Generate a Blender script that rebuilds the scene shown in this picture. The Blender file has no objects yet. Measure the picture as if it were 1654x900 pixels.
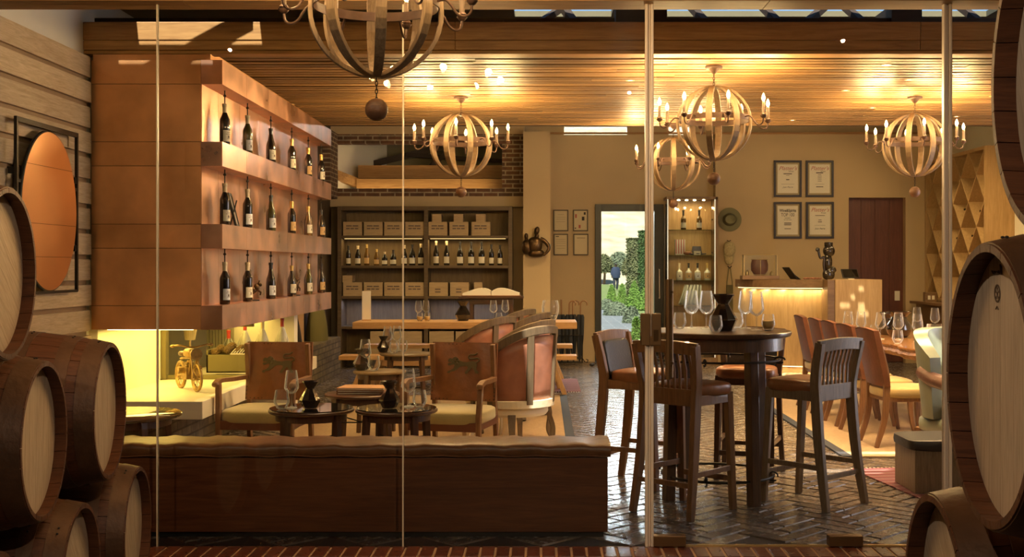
import bpy, math, random
from mathutils import Vector, Matrix, Euler
import bmesh
S = bpy.context.scene
COL = S.collection
R = math.radians
random.seed(7)
# ------------------------------------------------------------------ camera (frame taken as 1654 x 900)
F = 1900.0; CX = 876.0; CY = 430.0; EYE = 1.5
cam_data = bpy.data.cameras.new('camera'); cam = bpy.data.objects.new('camera', cam_data); COL.objects.link(cam)
cam.location = (0, 0, EYE); cam.rotation_euler = (R(90), 0, 0)
cam_data.sensor_width = 36; cam_data.lens = F/1654*36
cam_data.shift_x = (827-CX)/1654; cam_data.shift_y = (CY-450)/1654
cam_data.clip_end = 1000; cam_data.clip_start = .05
S.camera = cam
# ------------------------------------------------------------------ colour management, world, sun
S.view_settings.view_transform = 'Standard'; S.view_settings.look = 'None'
S.view_settings.gamma = 1; S.view_settings.use_curve_mapping = False
S.view_settings.exposure = 0.85
S.cycles.use_denoising = True
S.cycles.max_bounces = 10; S.cycles.diffuse_bounces = 5; S.cycles.transparent_max_bounces = 24
S.cycles.sample_clamp_indirect = 4.0; S.cycles.caustics_reflective = False; S.cycles.caustics_refractive = False
W = bpy.data.worlds.new('sky'); S.world = W; W.use_nodes = True
wn = W.node_tree; wn.nodes.clear()
sky = wn.nodes.new('ShaderNodeTexSky'); sky.sky_type = 'HOSEK_WILKIE'
SUN_DIR = Vector((.10, .53, -1.0)).normalized()
sky.sun_direction = -SUN_DIR; sky.turbidity = 4.0; sky.ground_albedo = .4
bg = wn.nodes.new('ShaderNodeBackground'); bg.inputs[1].default_value = 2.4
wo = wn.nodes.new('ShaderNodeOutputWorld')
wn.links.new(sky.outputs[0], bg.inputs[0]); wn.links.new(bg.outputs[0], wo.inputs[0])
sd = bpy.data.lights.new('sun', 'SUN'); sd.energy = 8.0; sd.color = (1, .93, .80); sd.angle = R(.6)
so = bpy.data.objects.new('sun', sd); COL.objects.link(so)
so.rotation_euler = SUN_DIR.to_track_quat('-Z', 'Y').to_euler(); so.location = (0, -20, 30)
WARM = (1.0, .66, .29)
K_CH = 125.0      # watts of one chandelier
K_DOWN = 105.0    # watts of one downlight
def P(x, y, s):            # a point s pixels-per-metre away, seen at x, y in the 1654x900 frame
    return Vector(((x-CX)/s, F/s, EYE-(y-CY)/s))
def big_lights():
    light('door_sky_fill', 'AREA', (1.3, 21.0, 3.5), 700, (.74,.86,1.0), None, 3.2, 1.9, rot=(R(-84), 0, 0))  # added area lamp outside the door, stands in for brighter sky light
    light('side_fill_light', 'AREA', (6.22, 9.3, 1.9), 95, (.88,.86,1.0), None, 3.6, 1.7, rot=(0, R(90), 0))  # added area lamp at the right wall, no window is built there
    for x, y, w, tx, ty, tz in ((.9, .4, 95, -1.9, 5.2, .9), (-.9, .4, 75, 1.3, 3.2, 1.2), (-2.6, 2.8, 38, -.8, 6.5, .2), (2.4, 3.2, 34, .5, 6.4, .2)):
        d = Vector((tx, ty, tz))-Vector((x, y, 3.3)); light('cellar_fill_spot', 'SPOT', (x, y, 3.3), w, (1,.80,.58), None, .012, spot=R(85), blend=1, rot=d.to_track_quat('-Z','Y').to_euler())  # added spots without fixtures, brighten barrels and bench
    for x, y in ((-1.6,14.6),(.9,15.2),(2.9,15.0),(4.9,15.0)): light('roof_fill_spot', 'SPOT', (x, y, 3.70), 150, (1,.66,.30), None, .05, spot=R(130), blend=1)  # added spots without fixtures, lift the back of the room
# ------------------------------------------------------------------ mesh builder
class MB:
    def __init__(self): self.v = []; self.f = []; self.m = []; self.M = None
    def add(self, vs, fs, mi=0):
        b = len(self.v)
        if self.M is not None: vs = [self.M @ Vector(p) for p in vs]
        self.v += [tuple(p) for p in vs]; self.f += [tuple(i+b for i in f) for f in fs]; self.m += [mi]*len(fs)
        return self
    def bx(self, x0, x1, y0, y1, z0, z1, mi=0, M=None):
        vs = [Vector(p) for p in ((x0,y0,z0),(x1,y0,z0),(x1,y1,z0),(x0,y1,z0),(x0,y0,z1),(x1,y0,z1),(x1,y1,z1),(x0,y1,z1))]
        if M is not None: vs = [M @ p for p in vs]
        return self.add(vs, [(0,3,2,1),(4,5,6,7),(0,1,5,4),(1,2,6,5),(2,3,7,6),(3,0,4,7)], mi)
    def bc(self, c, s, mi=0, M=None):
        return self.bx(c[0]-s[0]/2, c[0]+s[0]/2, c[1]-s[1]/2, c[1]+s[1]/2, c[2]-s[2]/2, c[2]+s[2]/2, mi, M)
    def bar(self, p, q, w, h, up=(0,0,1), w2=None, h2=None, mi=0):
        p, q = Vector(p), Vector(q); d = (q-p).normalized(); up = Vector(up)
        x = d.cross(up)
        if x.length < 1e-4: x = d.cross(Vector((0,1,0)))
        x.normalize(); y = x.cross(d).normalized()
        w2 = w if w2 is None else w2; h2 = h if h2 is None else h2
        vs = [c + x*a*ww/2 + y*b*hh/2 for c, ww, hh in ((p,w,h),(q,w2,h2)) for a, b in ((-1,-1),(1,-1),(1,1),(-1,1))]
        return self.add(vs, [(0,1,2,3),(7,6,5,4),(0,4,5,1),(1,5,6,2),(2,6,7,3),(3,7,4,0)], mi)
    def tube(self, pts, r, n=8, closed=False, mi=0):
        pts = [Vector(p) for p in pts]; N = len(pts); rs = r if isinstance(r, (list, tuple)) else [r]*N
        vs = []; prev = None
        for i, p in enumerate(pts):
            a = pts[(i-1) % N] if (closed or i > 0) else p; b = pts[(i+1) % N] if (closed or i < N-1) else p
            d = (b-a).normalized()
            if prev is None: x = d.orthogonal().normalized()
            else:
                x = prev - d*prev.dot(d)
                x = x.normalized() if x.length > 1e-6 else d.orthogonal().normalized()
            prev = x; y = d.cross(x)
            vs += [p + (x*math.cos(2*math.pi*k/n) + y*math.sin(2*math.pi*k/n))*rs[i] for k in range(n)]
        fs = []
        for i in range(N if closed else N-1):
            j = (i+1) % N
            for k in range(n): l = (k+1) % n; fs.append((i*n+k, i*n+l, j*n+l, j*n+k))
        if not closed: fs += [tuple(range(n))[::-1], tuple((N-1)*n+k for k in range(n))]
        return self.add(vs, fs, mi)
    def strap(self, pts, ns, w, t, closed=False, mi=0):   # flat bar along pts; ns = face normals; w across, t thick
        pts = [Vector(p) for p in pts]; N = len(pts); vs = []
        ww = w if isinstance(w, (list, tuple)) else [w]*N; tt = t if isinstance(t, (list, tuple)) else [t]*N
        for i, p in enumerate(pts):
            a = pts[(i-1) % N] if (closed or i > 0) else p; b = pts[(i+1) % N] if (closed or i < N-1) else p
            d = (b-a).normalized(); nn = Vector(ns[i]); s = d.cross(nn).normalized(); nn = s.cross(d).normalized()
            vs += [p + s*ww[i]/2*a_ + nn*tt[i]/2*b_ for a_, b_ in ((-1,-1),(1,-1),(1,1),(-1,1))]
        fs = []
        for i in range(N if closed else N-1):
            j = (i+1) % N
            for k in range(4): l = (k+1) % 4; fs.append((i*4+k, i*4+l, j*4+l, j*4+k))
        if not closed: fs += [(3,2,1,0), tuple((N-1)*4+k for k in range(4))]
        return self.add(vs, fs, mi)
    def lathe(self, prof, n=24, c=(0,0,0), M=None, mi=0, a0=0, a1=2*math.pi):
        c = Vector(c); full = abs(a1-a0-2*math.pi) < 1e-6; cols = n if full else n+1; vs = []
        for r, z in prof:
            for k in range(cols):
                a = a0+(a1-a0)*k/n; p = Vector((r*math.cos(a), r*math.sin(a), z))
                vs.append((M @ p if M is not None else p) + c)
        fs = []
        for i in range(len(prof)-1):
            for k in range(n):
                l = (k+1) % cols; fs.append((i*cols+k, i*cols+l, (i+1)*cols+l, (i+1)*cols+k))
        return self.add(vs, fs, mi)
    def sup(self, c, r, e=1.0, nu=20, nv=12, M=None, mi=0, f=None):   # super-ellipsoid: e<1 boxier
        sg = lambda x, p: math.copysign(abs(x)**p, x)
        c = Vector(c); vs = []
        for j in range(nv+1):
            v = -math.pi/2 + math.pi*j/nv
            for i in range(nu):
                u = 2*math.pi*i/nu
                p = Vector((r[0]*sg(math.cos(v), e)*sg(math.cos(u), e), r[1]*sg(math.cos(v), e)*sg(math.sin(u), e), r[2]*sg(math.sin(v), e)))
                if f: p = f(p)
                if M is not None: p = M @ p
                vs.append(p+c)
        fs = [(j*nu+i, j*nu+(i+1) % nu, (j+1)*nu+(i+1) % nu, (j+1)*nu+i) for j in range(nv) for i in range(nu)]
        return self.add(vs, fs, mi)
    def prism(self, pts, t, M=None, mi=0):   # outline in local XY, extruded t along Z
        n = len(pts); vs = [Vector((p[0], p[1], 0)) for p in pts] + [Vector((p[0], p[1], t)) for p in pts]
        if M is not None: vs = [M @ p for p in vs]
        return self.add(vs, [tuple(range(n))[::-1], tuple(range(n, 2*n))] + [(i, (i+1) % n, n+(i+1) % n, n+i) for i in range(n)], mi)
    def grid(self, fn, nu, nv, mi=0, cu=False):
        vs = [fn(i/nu, j/nv) for j in range(nv+1) for i in range(nu if cu else nu+1)]; c = nu if cu else nu+1
        return self.add(vs, [(j*c+i, j*c+(i+1) % c, (j+1)*c+(i+1) % c, (j+1)*c+i) for j in range(nv) for i in range(nu)], mi)
    def build(self, name, mat, parent=None, bev=0, smooth=None, label=None, loc=None, rot=None, solid=0, sub=0):
        me = bpy.data.meshes.new(name); me.from_pydata(self.v, [], self.f); me.update()
        for m in (mat if isinstance(mat, (list, tuple)) else [mat]): me.materials.append(m)
        if any(self.m): me.polygons.foreach_set('material_index', self.m)
        bm = bmesh.new(); bm.from_mesh(me); bmesh.ops.recalc_face_normals(bm, faces=bm.faces)
        if smooth == 'weld' or sub: bmesh.ops.remove_doubles(bm, verts=bm.verts, dist=1e-5)
        bm.to_mesh(me); bm.free()
        if smooth is not None:
            me.polygons.foreach_set('use_smooth', [True]*len(me.polygons))
            me.set_sharp_from_angle(angle=R(40 if smooth in (True, 'weld') else smooth))
        o = bpy.data.objects.new(name, me); COL.objects.link(o)
        if parent is not None: o.parent = parent
        if loc is not None: o.location = loc
        if rot is not None: o.rotation_euler = rot
        if solid:
            sm = o.modifiers.new('solid', 'SOLIDIFY'); sm.thickness = solid; sm.offset = 0
        if sub:
            sm = o.modifiers.new('sub', 'SUBSURF'); sm.levels = sub; sm.render_levels = sub
        if bev:
            b = o.modifiers.new('bevel', 'BEVEL'); b.width = bev; b.segments = 2; b.limit_method = 'ANGLE'
        if label: o['label'] = label
        return o
def tag(o, label, cat, group=None, kind=None):
    if label: o['label'] = label
    if cat: o['category'] = cat
    if group: o['group'] = group
    if kind: o['kind'] = kind
    return o
def thing(name, label, cat, loc=(0,0,0), rz=0, group=None):
    o = bpy.data.objects.new(name, None); COL.objects.link(o); o.empty_display_size = .1
    o.location = loc; o.rotation_euler = (0, 0, rz); return tag(o, label, cat, group)
def struct(o): o['kind'] = 'structure'; return o
def kids(o): return [c for c in bpy.data.objects if c.parent == o]
def dup(o, loc, rz=None, label=None, group=None, _p=None):
    c = o.copy(); COL.objects.link(c)
    if _p is not None: c.parent = _p
    else:
        c.location = loc
        if rz is not None: c.rotation_euler = (o.rotation_euler[0], o.rotation_euler[1], rz)
        if label: c['label'] = label
        if group: c['group'] = group
    for ch in list(o.children): dup(ch, None, _p=c)
    return c
def circ(r, n, z=0, c=(0,0)): return [(c[0]+r*math.cos(2*math.pi*k/n), c[1]+r*math.sin(2*math.pi*k/n), z) for k in range(n)]
def bez(pts, n=8):    # Catmull-Rom through points
    P_ = [Vector(p) for p in pts]; P_ = [2*P_[0]-P_[1]] + P_ + [2*P_[-1]-P_[-2]]; out = []
    for i in range(1, len(P_)-2):
        a, b, c, d = P_[i-1:i+3]
        for k in range(n):
            t = k/n; out.append(.5*((2*b)+(-a+c)*t+(2*a-5*b+4*c-d)*t*t+(-a+3*b-3*c+d)*t**3))
    out.append(P_[-2]); return out
def light(name, typ, loc, watt, color=WARM, parent=None, size=.1, size_y=None, rot=None, spot=None, blend=.5):
    d = bpy.data.lights.new(name, typ); d.energy = watt; d.color = color
    if typ == 'AREA':
        d.size = size
        if size_y: d.shape = 'RECTANGLE'; d.size_y = size_y
    else: d.shadow_soft_size = size
    if typ == 'SPOT': d.spot_size = spot; d.spot_blend = blend
    o = bpy.data.objects.new(name, d); COL.objects.link(o); o.location = loc
    if rot is not None: o.rotation_euler = rot
    if parent is not None: o.parent = parent
    return o
big_lights()
# ------------------------------------------------------------------ materials
def newmat(name):
    m = bpy.data.materials.new(name); m.use_nodes = True; nt = m.node_tree; nt.nodes.clear()
    out = nt.nodes.new('ShaderNodeOutputMaterial'); b = nt.nodes.new('ShaderNodeBsdfPrincipled')
    nt.links.new(b.outputs[0], out.inputs[0]); return m, nt, b
def node(nt, t, ins=None, **kw):
    n = nt.nodes.new('ShaderNode'+t)
    for k, v in kw.items(): setattr(n, k, v)
    for k, v in (ins or {}).items():
        if isinstance(v, bpy.types.NodeSocket): nt.links.new(v, n.inputs[k])
        else: n.inputs[k].default_value = v
    return n
def c4(c): return (c[0], c[1], c[2], 1)
def srgb(r, g, b): return tuple(((v/255)/12.92 if v/255 <= .04045 else ((v/255+.055)/1.055)**2.4) for v in (r, g, b))
def plain(name, col, rough=.5, metal=0, coat=0, var=0, vs=6, bump=0, bs=40, spec=.5, sheen=0, emit=None, es=0):
    m, nt, b = newmat(name); b.inputs['Roughness'].default_value = rough; b.inputs['Metallic'].default_value = metal
    b.inputs['Specular IOR Level'].default_value = spec; b.inputs['Coat Weight'].default_value = coat
    b.inputs['Base Color'].default_value = c4(col)
    if sheen: b.inputs['Sheen Weight'].default_value = sheen
    tc = node(nt, 'TexCoord')
    if var:
        n = node(nt, 'TexNoise', {0: tc.outputs['Object'], 'Scale': vs, 'Detail': 4.0})
        r = node(nt, 'ValToRGB', {0: n.outputs[0]})
        r.color_ramp.elements[0].position = .3; r.color_ramp.elements[1].position = .7
        r.color_ramp.elements[0].color = c4([x*(1-var) for x in col]); r.color_ramp.elements[1].color = c4([min(1, x*(1+var)) for x in col])
        nt.links.new(r.outputs[0], b.inputs['Base Color'])
    if bump:
        n = node(nt, 'TexNoise', {0: tc.outputs['Object'], 'Scale': bs, 'Detail': 3.0})
        bp = node(nt, 'Bump', {'Height': n.outputs[0], 'Strength': bump, 'Distance': .01}); nt.links.new(bp.outputs[0], b.inputs['Normal'])
    if emit: b.inputs['Emission Color'].default_value = c4(emit); b.inputs['Emission Strength'].default_value = es
    return m
def wood(name, c1, c2, axis='X', rough=.5, scale=1.0, island=.0, coat=0, bump=.15, spec=.4, coords='Object'):
    m, nt, b = newmat(name); tc = node(nt, 'TexCoord'); src = tc.outputs[coords]
    geo = node(nt, 'NewGeometry')
    off = node(nt, 'VectorMath', {0: src, 1: geo.outputs['Random Per Island']}, operation='ADD') if False else None
    rnd = node(nt, 'Math', {0: geo.outputs['Random Per Island'], 1: 37.0}, operation='MULTIPLY')
    cmb = node(nt, 'CombineXYZ', {0: rnd.outputs[0], 1: rnd.outputs[0], 2: rnd.outputs[0]})
    ad = node(nt, 'VectorMath', {0: src, 1: cmb.outputs[0]}, operation='ADD')
    sc = {'X': (1.2, 16, 16), 'Y': (16, 1.2, 16), 'Z': (16, 16, 1.2)}[axis]
    mp = node(nt, 'Mapping', {0: ad.outputs[0], 'Scale': tuple(v*scale for v in sc)})
    n1 = node(nt, 'TexNoise', {0: mp.outputs[0], 'Scale': 2.2, 'Detail': 8.0, 'Roughness': .62, 'Distortion': 1.2})
    n2 = node(nt, 'TexNoise', {0: mp.outputs[0], 'Scale': 9.0, 'Detail': 3.0})
    mx = node(nt, 'Math', {0: n1.outputs[0], 1: .75}, operation='MULTIPLY'); mx2 = node(nt, 'Math', {0: n2.outputs[0], 1: .25, 2: mx.outputs[0]}, operation='MULTIPLY_ADD')
    r = node(nt, 'ValToRGB', {0: mx2.outputs[0]}); r.color_ramp.elements[0].position = .32; r.color_ramp.elements[1].position = .68
    r.color_ramp.elements[0].color = c4(c1); r.color_ramp.elements[1].color = c4(c2)
    outc = r.outputs[0]
    if island:
        mr = node(nt, 'MapRange', {0: geo.outputs['Random Per Island'], 3: 1-island, 4: 1+island})
        hs = node(nt, 'HueSaturation', {'Value': mr.outputs[0], 'Color': outc}); outc = hs.outputs[0]
    nt.links.new(outc, b.inputs['Base Color'])
    b.inputs['Roughness'].default_value = rough; b.inputs['Coat Weight'].default_value = coat; b.inputs['Specular IOR Level'].default_value = spec
    if bump:
        bp = node(nt, 'Bump', {'Height': mx2.outputs[0], 'Strength': bump, 'Distance': .008}); nt.links.new(bp.outputs[0], b.inputs['Normal'])
    return m
def brickmat(name, c1, c2, mortar, plane='XZ', bw=.22, bh=.065, mw=.01, rough=.8, bump=.6):
    m, nt, b = newmat(name); tc = node(nt, 'TexCoord'); sp = node(nt, 'SeparateXYZ', {0: tc.outputs['Object']})
    a = {'X': 0, 'Y': 1, 'Z': 2}; cm = node(nt, 'CombineXYZ', {0: sp.outputs[a[plane[0]]], 1: sp.outputs[a[plane[1]]]})
    t = node(nt, 'TexBrick', {'Vector': cm.outputs[0], 'Color1': c4(c1), 'Color2': c4(c2), 'Mortar': c4(mortar), 'Scale': 1.0, 'Mortar Size': mw, 'Brick Width': bw, 'Row Height': bh, 'Mortar Smooth': .1})
    nz = node(nt, 'TexNoise', {0: tc.outputs['Object'], 'Scale': 9.0, 'Detail': 5.0})
    mr = node(nt, 'MapRange', {0: nz.outputs[0], 1: .3, 2: .7, 3: .6, 4: 1.3})
    hs = node(nt, 'HueSaturation', {'Color': t.outputs[0], 'Value': mr.outputs[0]})
    nt.links.new(hs.outputs[0], b.inputs['Base Color']); b.inputs['Roughness'].default_value = rough
    inv = node(nt, 'Math', {0: 1.0, 1: t.outputs['Fac']}, operation='SUBTRACT')
    bp = node(nt, 'Bump', {'Height': inv.outputs[0], 'Strength': bump, 'Distance': .01}); nt.links.new(bp.outputs[0], b.inputs['Normal'])
    return m
def islandmat(name, c1, c2, rough=.4, bump=.3, metal=0, rvar=.1, nscale=25, spec=.5):
    m, nt, b = newmat(name); tc = node(nt, 'TexCoord'); geo = node(nt, 'NewGeometry')
    r = node(nt, 'ValToRGB', {0: geo.outputs['Random Per Island']}); r.color_ramp.elements[0].color = c4(c1); r.color_ramp.elements[1].color = c4(c2)
    nz = node(nt, 'TexNoise', {0: tc.outputs['Object'], 'Scale': nscale, 'Detail': 5.0})
    mr = node(nt, 'MapRange', {0: nz.outputs[0], 1: .3, 2: .7, 3: .75, 4: 1.2})
    hs = node(nt, 'HueSaturation', {'Color': r.outputs[0], 'Value': mr.outputs[0]})
    nt.links.new(hs.outputs[0], b.inputs['Base Color'])
    rr = node(nt, 'MapRange', {0: nz.outputs[0], 1: .3, 2: .7, 3: rough-rvar, 4: rough+rvar}); nt.links.new(rr.outputs[0], b.inputs['Roughness'])
    b.inputs['Metallic'].default_value = metal; b.inputs['Specular IOR Level'].default_value = spec
    bp = node(nt, 'Bump', {'Height': nz.outputs[0], 'Strength': bump, 'Distance': .006}); nt.links.new(bp.outputs[0], b.inputs['Normal'])
    return m
def glassmat(name, tint=(1,1,1), ior=1.5, rough=.0, boost=1.0, base=0.0):
    m = bpy.data.materials.new(name); m.use_nodes = True; nt = m.node_tree; nt.nodes.clear()
    out = node(nt, 'OutputMaterial'); tr = node(nt, 'BsdfTransparent', {0: c4(tint)}); gl = node(nt, 'BsdfGlossy', {'Roughness': rough})
    fr = node(nt, 'Fresnel', {'IOR': ior}); mu = node(nt, 'Math', {0: fr.outputs[0], 1: boost, 2: base}, operation='MULTIPLY_ADD'); mu.use_clamp = True
    mx = node(nt, 'MixShader', {0: mu.outputs[0], 1: tr.outputs[0], 2: gl.outputs[0]}); nt.links.new(mx.outputs[0], out.inputs[0]); return m
def emitmat(name, col, st):
    m = bpy.data.materials.new(name); m.use_nodes = True; nt = m.node_tree; nt.nodes.clear()
    out = node(nt, 'OutputMaterial'); e = node(nt, 'Emission', {0: c4(col), 1: st}); nt.links.new(e.outputs[0], out.inputs[0]); return m
def drinkmat(name, base=.035, k=.85):
    m = bpy.data.materials.new(name); m.use_nodes = True; nt = m.node_tree; nt.nodes.clear()
    out = node(nt, 'OutputMaterial'); tr = node(nt, 'BsdfTransparent', {0: (.985,.985,.98,1)}); gl = node(nt, 'BsdfGlossy', {'Roughness': .06}); df = node(nt, 'BsdfTranslucent', {0: (.95,.95,.92,1)}); d2 = node(nt, 'BsdfDiffuse', {0: (.95,.95,.92,1)})
    ds = node(nt, 'MixShader', {0: .5, 1: df.outputs[0], 2: d2.outputs[0]})
    lw = node(nt, 'LayerWeight', {0: .5}); pw = node(nt, 'Math', {0: lw.outputs['Facing'], 1: 2.6}, operation='POWER'); ml = node(nt, 'Math', {0: pw.outputs[0], 1: k, 2: base}, operation='MULTIPLY_ADD')  # diffuse white mixed in at grazing angles paints the bright rims
    fr = node(nt, 'Fresnel', {'IOR': 1.45}); f2 = node(nt, 'Math', {0: fr.outputs[0], 1: .8}, operation='MULTIPLY')
    a = node(nt, 'MixShader', {0: f2.outputs[0], 1: tr.outputs[0], 2: gl.outputs[0]}); b = node(nt, 'MixShader', {0: ml.outputs[0], 1: a.outputs[0], 2: ds.outputs[0]}); nt.links.new(b.outputs[0], out.inputs[0]); return m
M = {}
M['ceil'] = wood('cedar_slats', (.15,.078,.027), (.36,.20,.075), 'X', .5, 1, .38)
M['beam'] = wood('oak_beam', (.28,.135,.045), (.50,.28,.10), 'X', .55, .8, .1)
M['beamdark'] = wood('dark_truss', (.02,.012,.008), (.05,.03,.02), 'X', .7)
M['plank'] = wood('pale_oak_planks', (.44,.31,.17), (.70,.53,.33), 'Y', .65, 1.6, .13, bump=.35)
M['plankback'] = wood('plank_backing', (.30,.19,.10), (.40,.26,.14), 'Y', .7)
M['plaster'] = plain('warm_plaster', (.56,.42,.24), .9, var=.06, vs=1.5, bump=.12, bs=30)
M['cream'] = plain('cream_plaster', (.82,.76,.62), .9, var=.04, vs=2, bump=.08)
M['olivewall'] = plain('olive_plaster', (.19,.165,.10), .9, var=.05)  # dark olive plaster colour for roof and mezzanine
M['brick'] = brickmat('red_brown_brick', (.17,.075,.035), (.10,.05,.03), (.36,.30,.20), 'XZ')
M['brickY'] = brickmat('stone_brick', (.20,.16,.09), (.13,.10,.06), (.07,.055,.03), 'YZ', .24, .075, .008)
M['brickside'] = brickmat('brick_pier', (.15,.07,.035), (.09,.05,.03), (.34,.28,.18), 'YZ')
M['floorbrick'] = islandmat('floor_brick', (.10,.080,.066), (.20,.160,.130), .25, .10, rvar=.05, nscale=22)
M['mortar'] = plain('mortar', (.025,.02,.017), .9)
M['sill'] = islandmat('sill_brick', (.11,.03,.016), (.17,.05,.026), .35, .3)
M['sillm'] = plain('sill_mortar', (.50,.30,.17), .85)
M['concrete'] = plain('cellar_floor', (.08,.06,.05), .8, var=.1)
M['darkwall'] = plain('cellar_plaster', (.30,.24,.17), .9, var=.05)
M['copper'] = islandmat('copper_sheet', (.70,.395,.26), (.82,.49,.345), .33, .05, metal=1, rvar=.06, nscale=4)
M['copperdark'] = islandmat('copper_body', (.72,.38,.17), (.80,.43,.20), .45, .05, metal=1, rvar=.05, nscale=3)
M['iron'] = plain('black_iron', (.02,.017,.014), .5, .6)
M['bronze'] = plain('bronze', (.10,.06,.03), .35, .9, var=.3, vs=12)
M['rust'] = plain('rusted_iron', (.085,.045,.028), .55, .5, var=.25, vs=20)
M['steel'] = plain('brushed_steel', (.62,.56,.50), .28, 1)
M['patch'] = plain('patinated_brass', (.20,.115,.05), .42, .8, var=.1)
M['glass'] = glassmat('pane_glass', (.97,.98,.96), 1.45, 0, 1.0)
M['gglass'] = drinkmat('drinking_glass')
M['cglass'] = glassmat('cabinet_glass', (.96,.98,.96), 1.45, 0, 1.0)
M['gedge'] = plain('glass_edge', (.45,.55,.45), .2, emit=(.8,.75,.5), es=.0)
M['blackglass'] = plain('black_glass', (.006,.005,.005), .06, coat=1)
M['rib'] = wood('stave_wood', (.15,.095,.05), (.29,.195,.105), 'Z', .6, 2, .1)
M['flame'] = emitmat('lit_bulb', (1, .62, .25), 26)
M['dwood'] = wood('dark_walnut', (.045,.022,.012), (.115,.055,.028), 'Z', .35, 1.5, .1, coat=.2)
M['dwoodx'] = wood('dark_walnut_flat', (.045,.022,.012), (.12,.06,.03), 'X', .3, 1.5, .1, coat=.25)
M['mwood'] = wood('chestnut_wood', (.15,.07,.03), (.30,.15,.065), 'Z', .4, 1.5, .08, coat=.15)
M['oak'] = wood('honey_oak', (.42,.22,.08), (.66,.40,.17), 'X', .45, 1.2, .06)
M['oakz'] = wood('honey_oak_upright', (.36,.20,.08), (.60,.37,.17), 'Z', .45, 1.0, .06)
M['greywood'] = wood('weathered_oak', (.10,.068,.038), (.185,.13,.075), 'Z', .6, 1.5)
M['leather'] = plain('cognac_leather', (.215,.078,.024), .38, var=.25, vs=9, bump=.35, bs=22)
M['bleather'] = plain('brown_leather', (.25,.095,.035), .35, var=.3, vs=7, bump=.4, bs=14)
M['blackleather'] = plain('black_leather', (.022,.018,.016), .45, bump=.3, bs=60)
M['olivefab'] = plain('olive_velvet', (.42,.33,.13), .85, sheen=.4, var=.1, bump=.2, bs=80)
M['goldfab'] = plain('gold_fabric', (.46,.32,.12), .85, sheen=.3, var=.08, bump=.2, bs=90)
M['pinkleather'] = plain('rose_leather', (.36,.15,.09), .42, var=.2, vs=9, bump=.25, bs=18)
M['creamfab'] = plain('cream_upholstery', (.80,.70,.50), .8, bump=.2)
M['greenlea'] = plain('sage_leather', (.25,.275,.205), .38, var=.15, vs=5, bump=.25, bs=14)
M['white'] = plain('white_paint', (.80,.74,.62), .6)
M['paper'] = plain('paper', (.82,.76,.62), .8)
M['black'] = plain('black', (.012,.011,.010), .5)
M['gold'] = plain('antique_gold', (.70,.52,.22), .35, .85, var=.2, vs=30)
M['sisal'] = plain('sisal_rug', (.44,.30,.165), .95, var=.12, vs=40, bump=.6, bs=180)
M['navy'] = plain('dark_border', (.03,.035,.05), .8)
# ================================================================== SETTING
YG = 6.29            # the glass front
# herringbone brick floor
def make_floor():
    b = MB(); L, Wd, g, h = .33, .11, .013, .006; c45 = math.cos(R(45))
    b.bx(-3.6, 6.8, 6.30, 18.6, -.12, -.008, 1)
    x0, x1, y0, y1 = -3.3, 6.3, 6.30, 18.5; n = 3
    def put(ax, ay, sx, sy):
        cx, cy = ax+sx/2, ay+sy/2
        wx, wy = (cx-cy)*c45, (cx+cy)*c45 + 6.0
        if not (x0 < wx < x1 and y0+.1 < wy < y1): return
        if wx < -2.9 and wy < 8: return
        vs = []; dz = random.uniform(-.0015, .0015)
        tx, ty = random.uniform(-.006, .006), random.uniform(-.006, .006)
        for inset, z in ((g/2, -.009), (g/2+.004, 0)):
            for px, py in ((ax+inset, ay+inset), (ax+sx-inset, ay+inset), (ax+sx-inset, ay+sy-inset), (ax+inset, ay+sy-inset)):
                zz = z+dz+((px-cx)*tx+(py-cy)*ty if z == 0 else 0)
                vs.append(((px-py)*c45, (px+py)*c45+6.0, zz))
        b.add(vs, [(4,5,6,7),(0,1,5,4),(1,2,6,5),(2,3,7,6),(3,0,4,7)])
    for j in range(-130, 190):
        for m_ in range(-30, 40):
            ax, ay = j*Wd + m_*2*L, j*Wd
            put(ax, ay, L, Wd); put(ax+L, ay-L+Wd, Wd, L)
    return struct(b.build('floor', [M['floorbrick'], M['mortar']]))
make_floor()
# brick sill under the glass + lower cellar floor
b = MB(); b.bx(-4.5, 4.5, 6.075, 6.30, -.14, -.006, 1); x = -4.4
while x < 4.4:
    b.bx(x, x+.066, 6.08, 6.295, -.1, 0); x += .080
struct(b.build('trim_sill', [M['sill'], M['sillm']], bev=.003))
struct(MB().bx(-4.6, 4.6, -2.1, 6.075, -.2, -.09).build('floor_cellar', M['concrete']))
# cellar shell behind and beside the camera
struct(MB().bx(-4.6, -4.45, -2.1, 6.3, -.1, 3.6).build('wall_cellar_left', M['darkwall']))
struct(MB().bx(4.45, 4.6, -2.1, 6.3, -.1, 3.6).build('wall_cellar_right', M['darkwall']))
struct(MB().bx(-4.6, 4.6, -2.2, -2.05, -.1, 3.6).build('wall_cellar_rear', M['darkwall']))
struct(MB().bx(-4.6, 4.6, -2.1, 6.2, 3.45, 3.6).build('ceiling_cellar', M['beam']))
# slatted timber ceiling (z 2.99, Y 8.2 .. 12.6)
b = MB(); y = 8.22; xs0 = -2.32
while y < 12.45:
    w = .082
    x = xs0
    while x < 6.5:
        L_ = random.uniform(1.6, 3.4); x2 = min(6.5, x+L_)
        dz = random.uniform(-.003, .003)
        b.bx(x+.001, x2-.001, y, y+w, 2.988+dz, 3.025+dz); x = x2
    y += w+.036
b.bx(xs0, 6.5, 8.2, 12.56, 3.035, 3.06, 1)
struct(b.build('ceiling', [M['ceil'], M['beamdark']]))
struct(MB().bx(-2.32, 6.5, 12.54, 12.60, 3.0, 3.06).build('trim_1', M['beamdark']))
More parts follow.
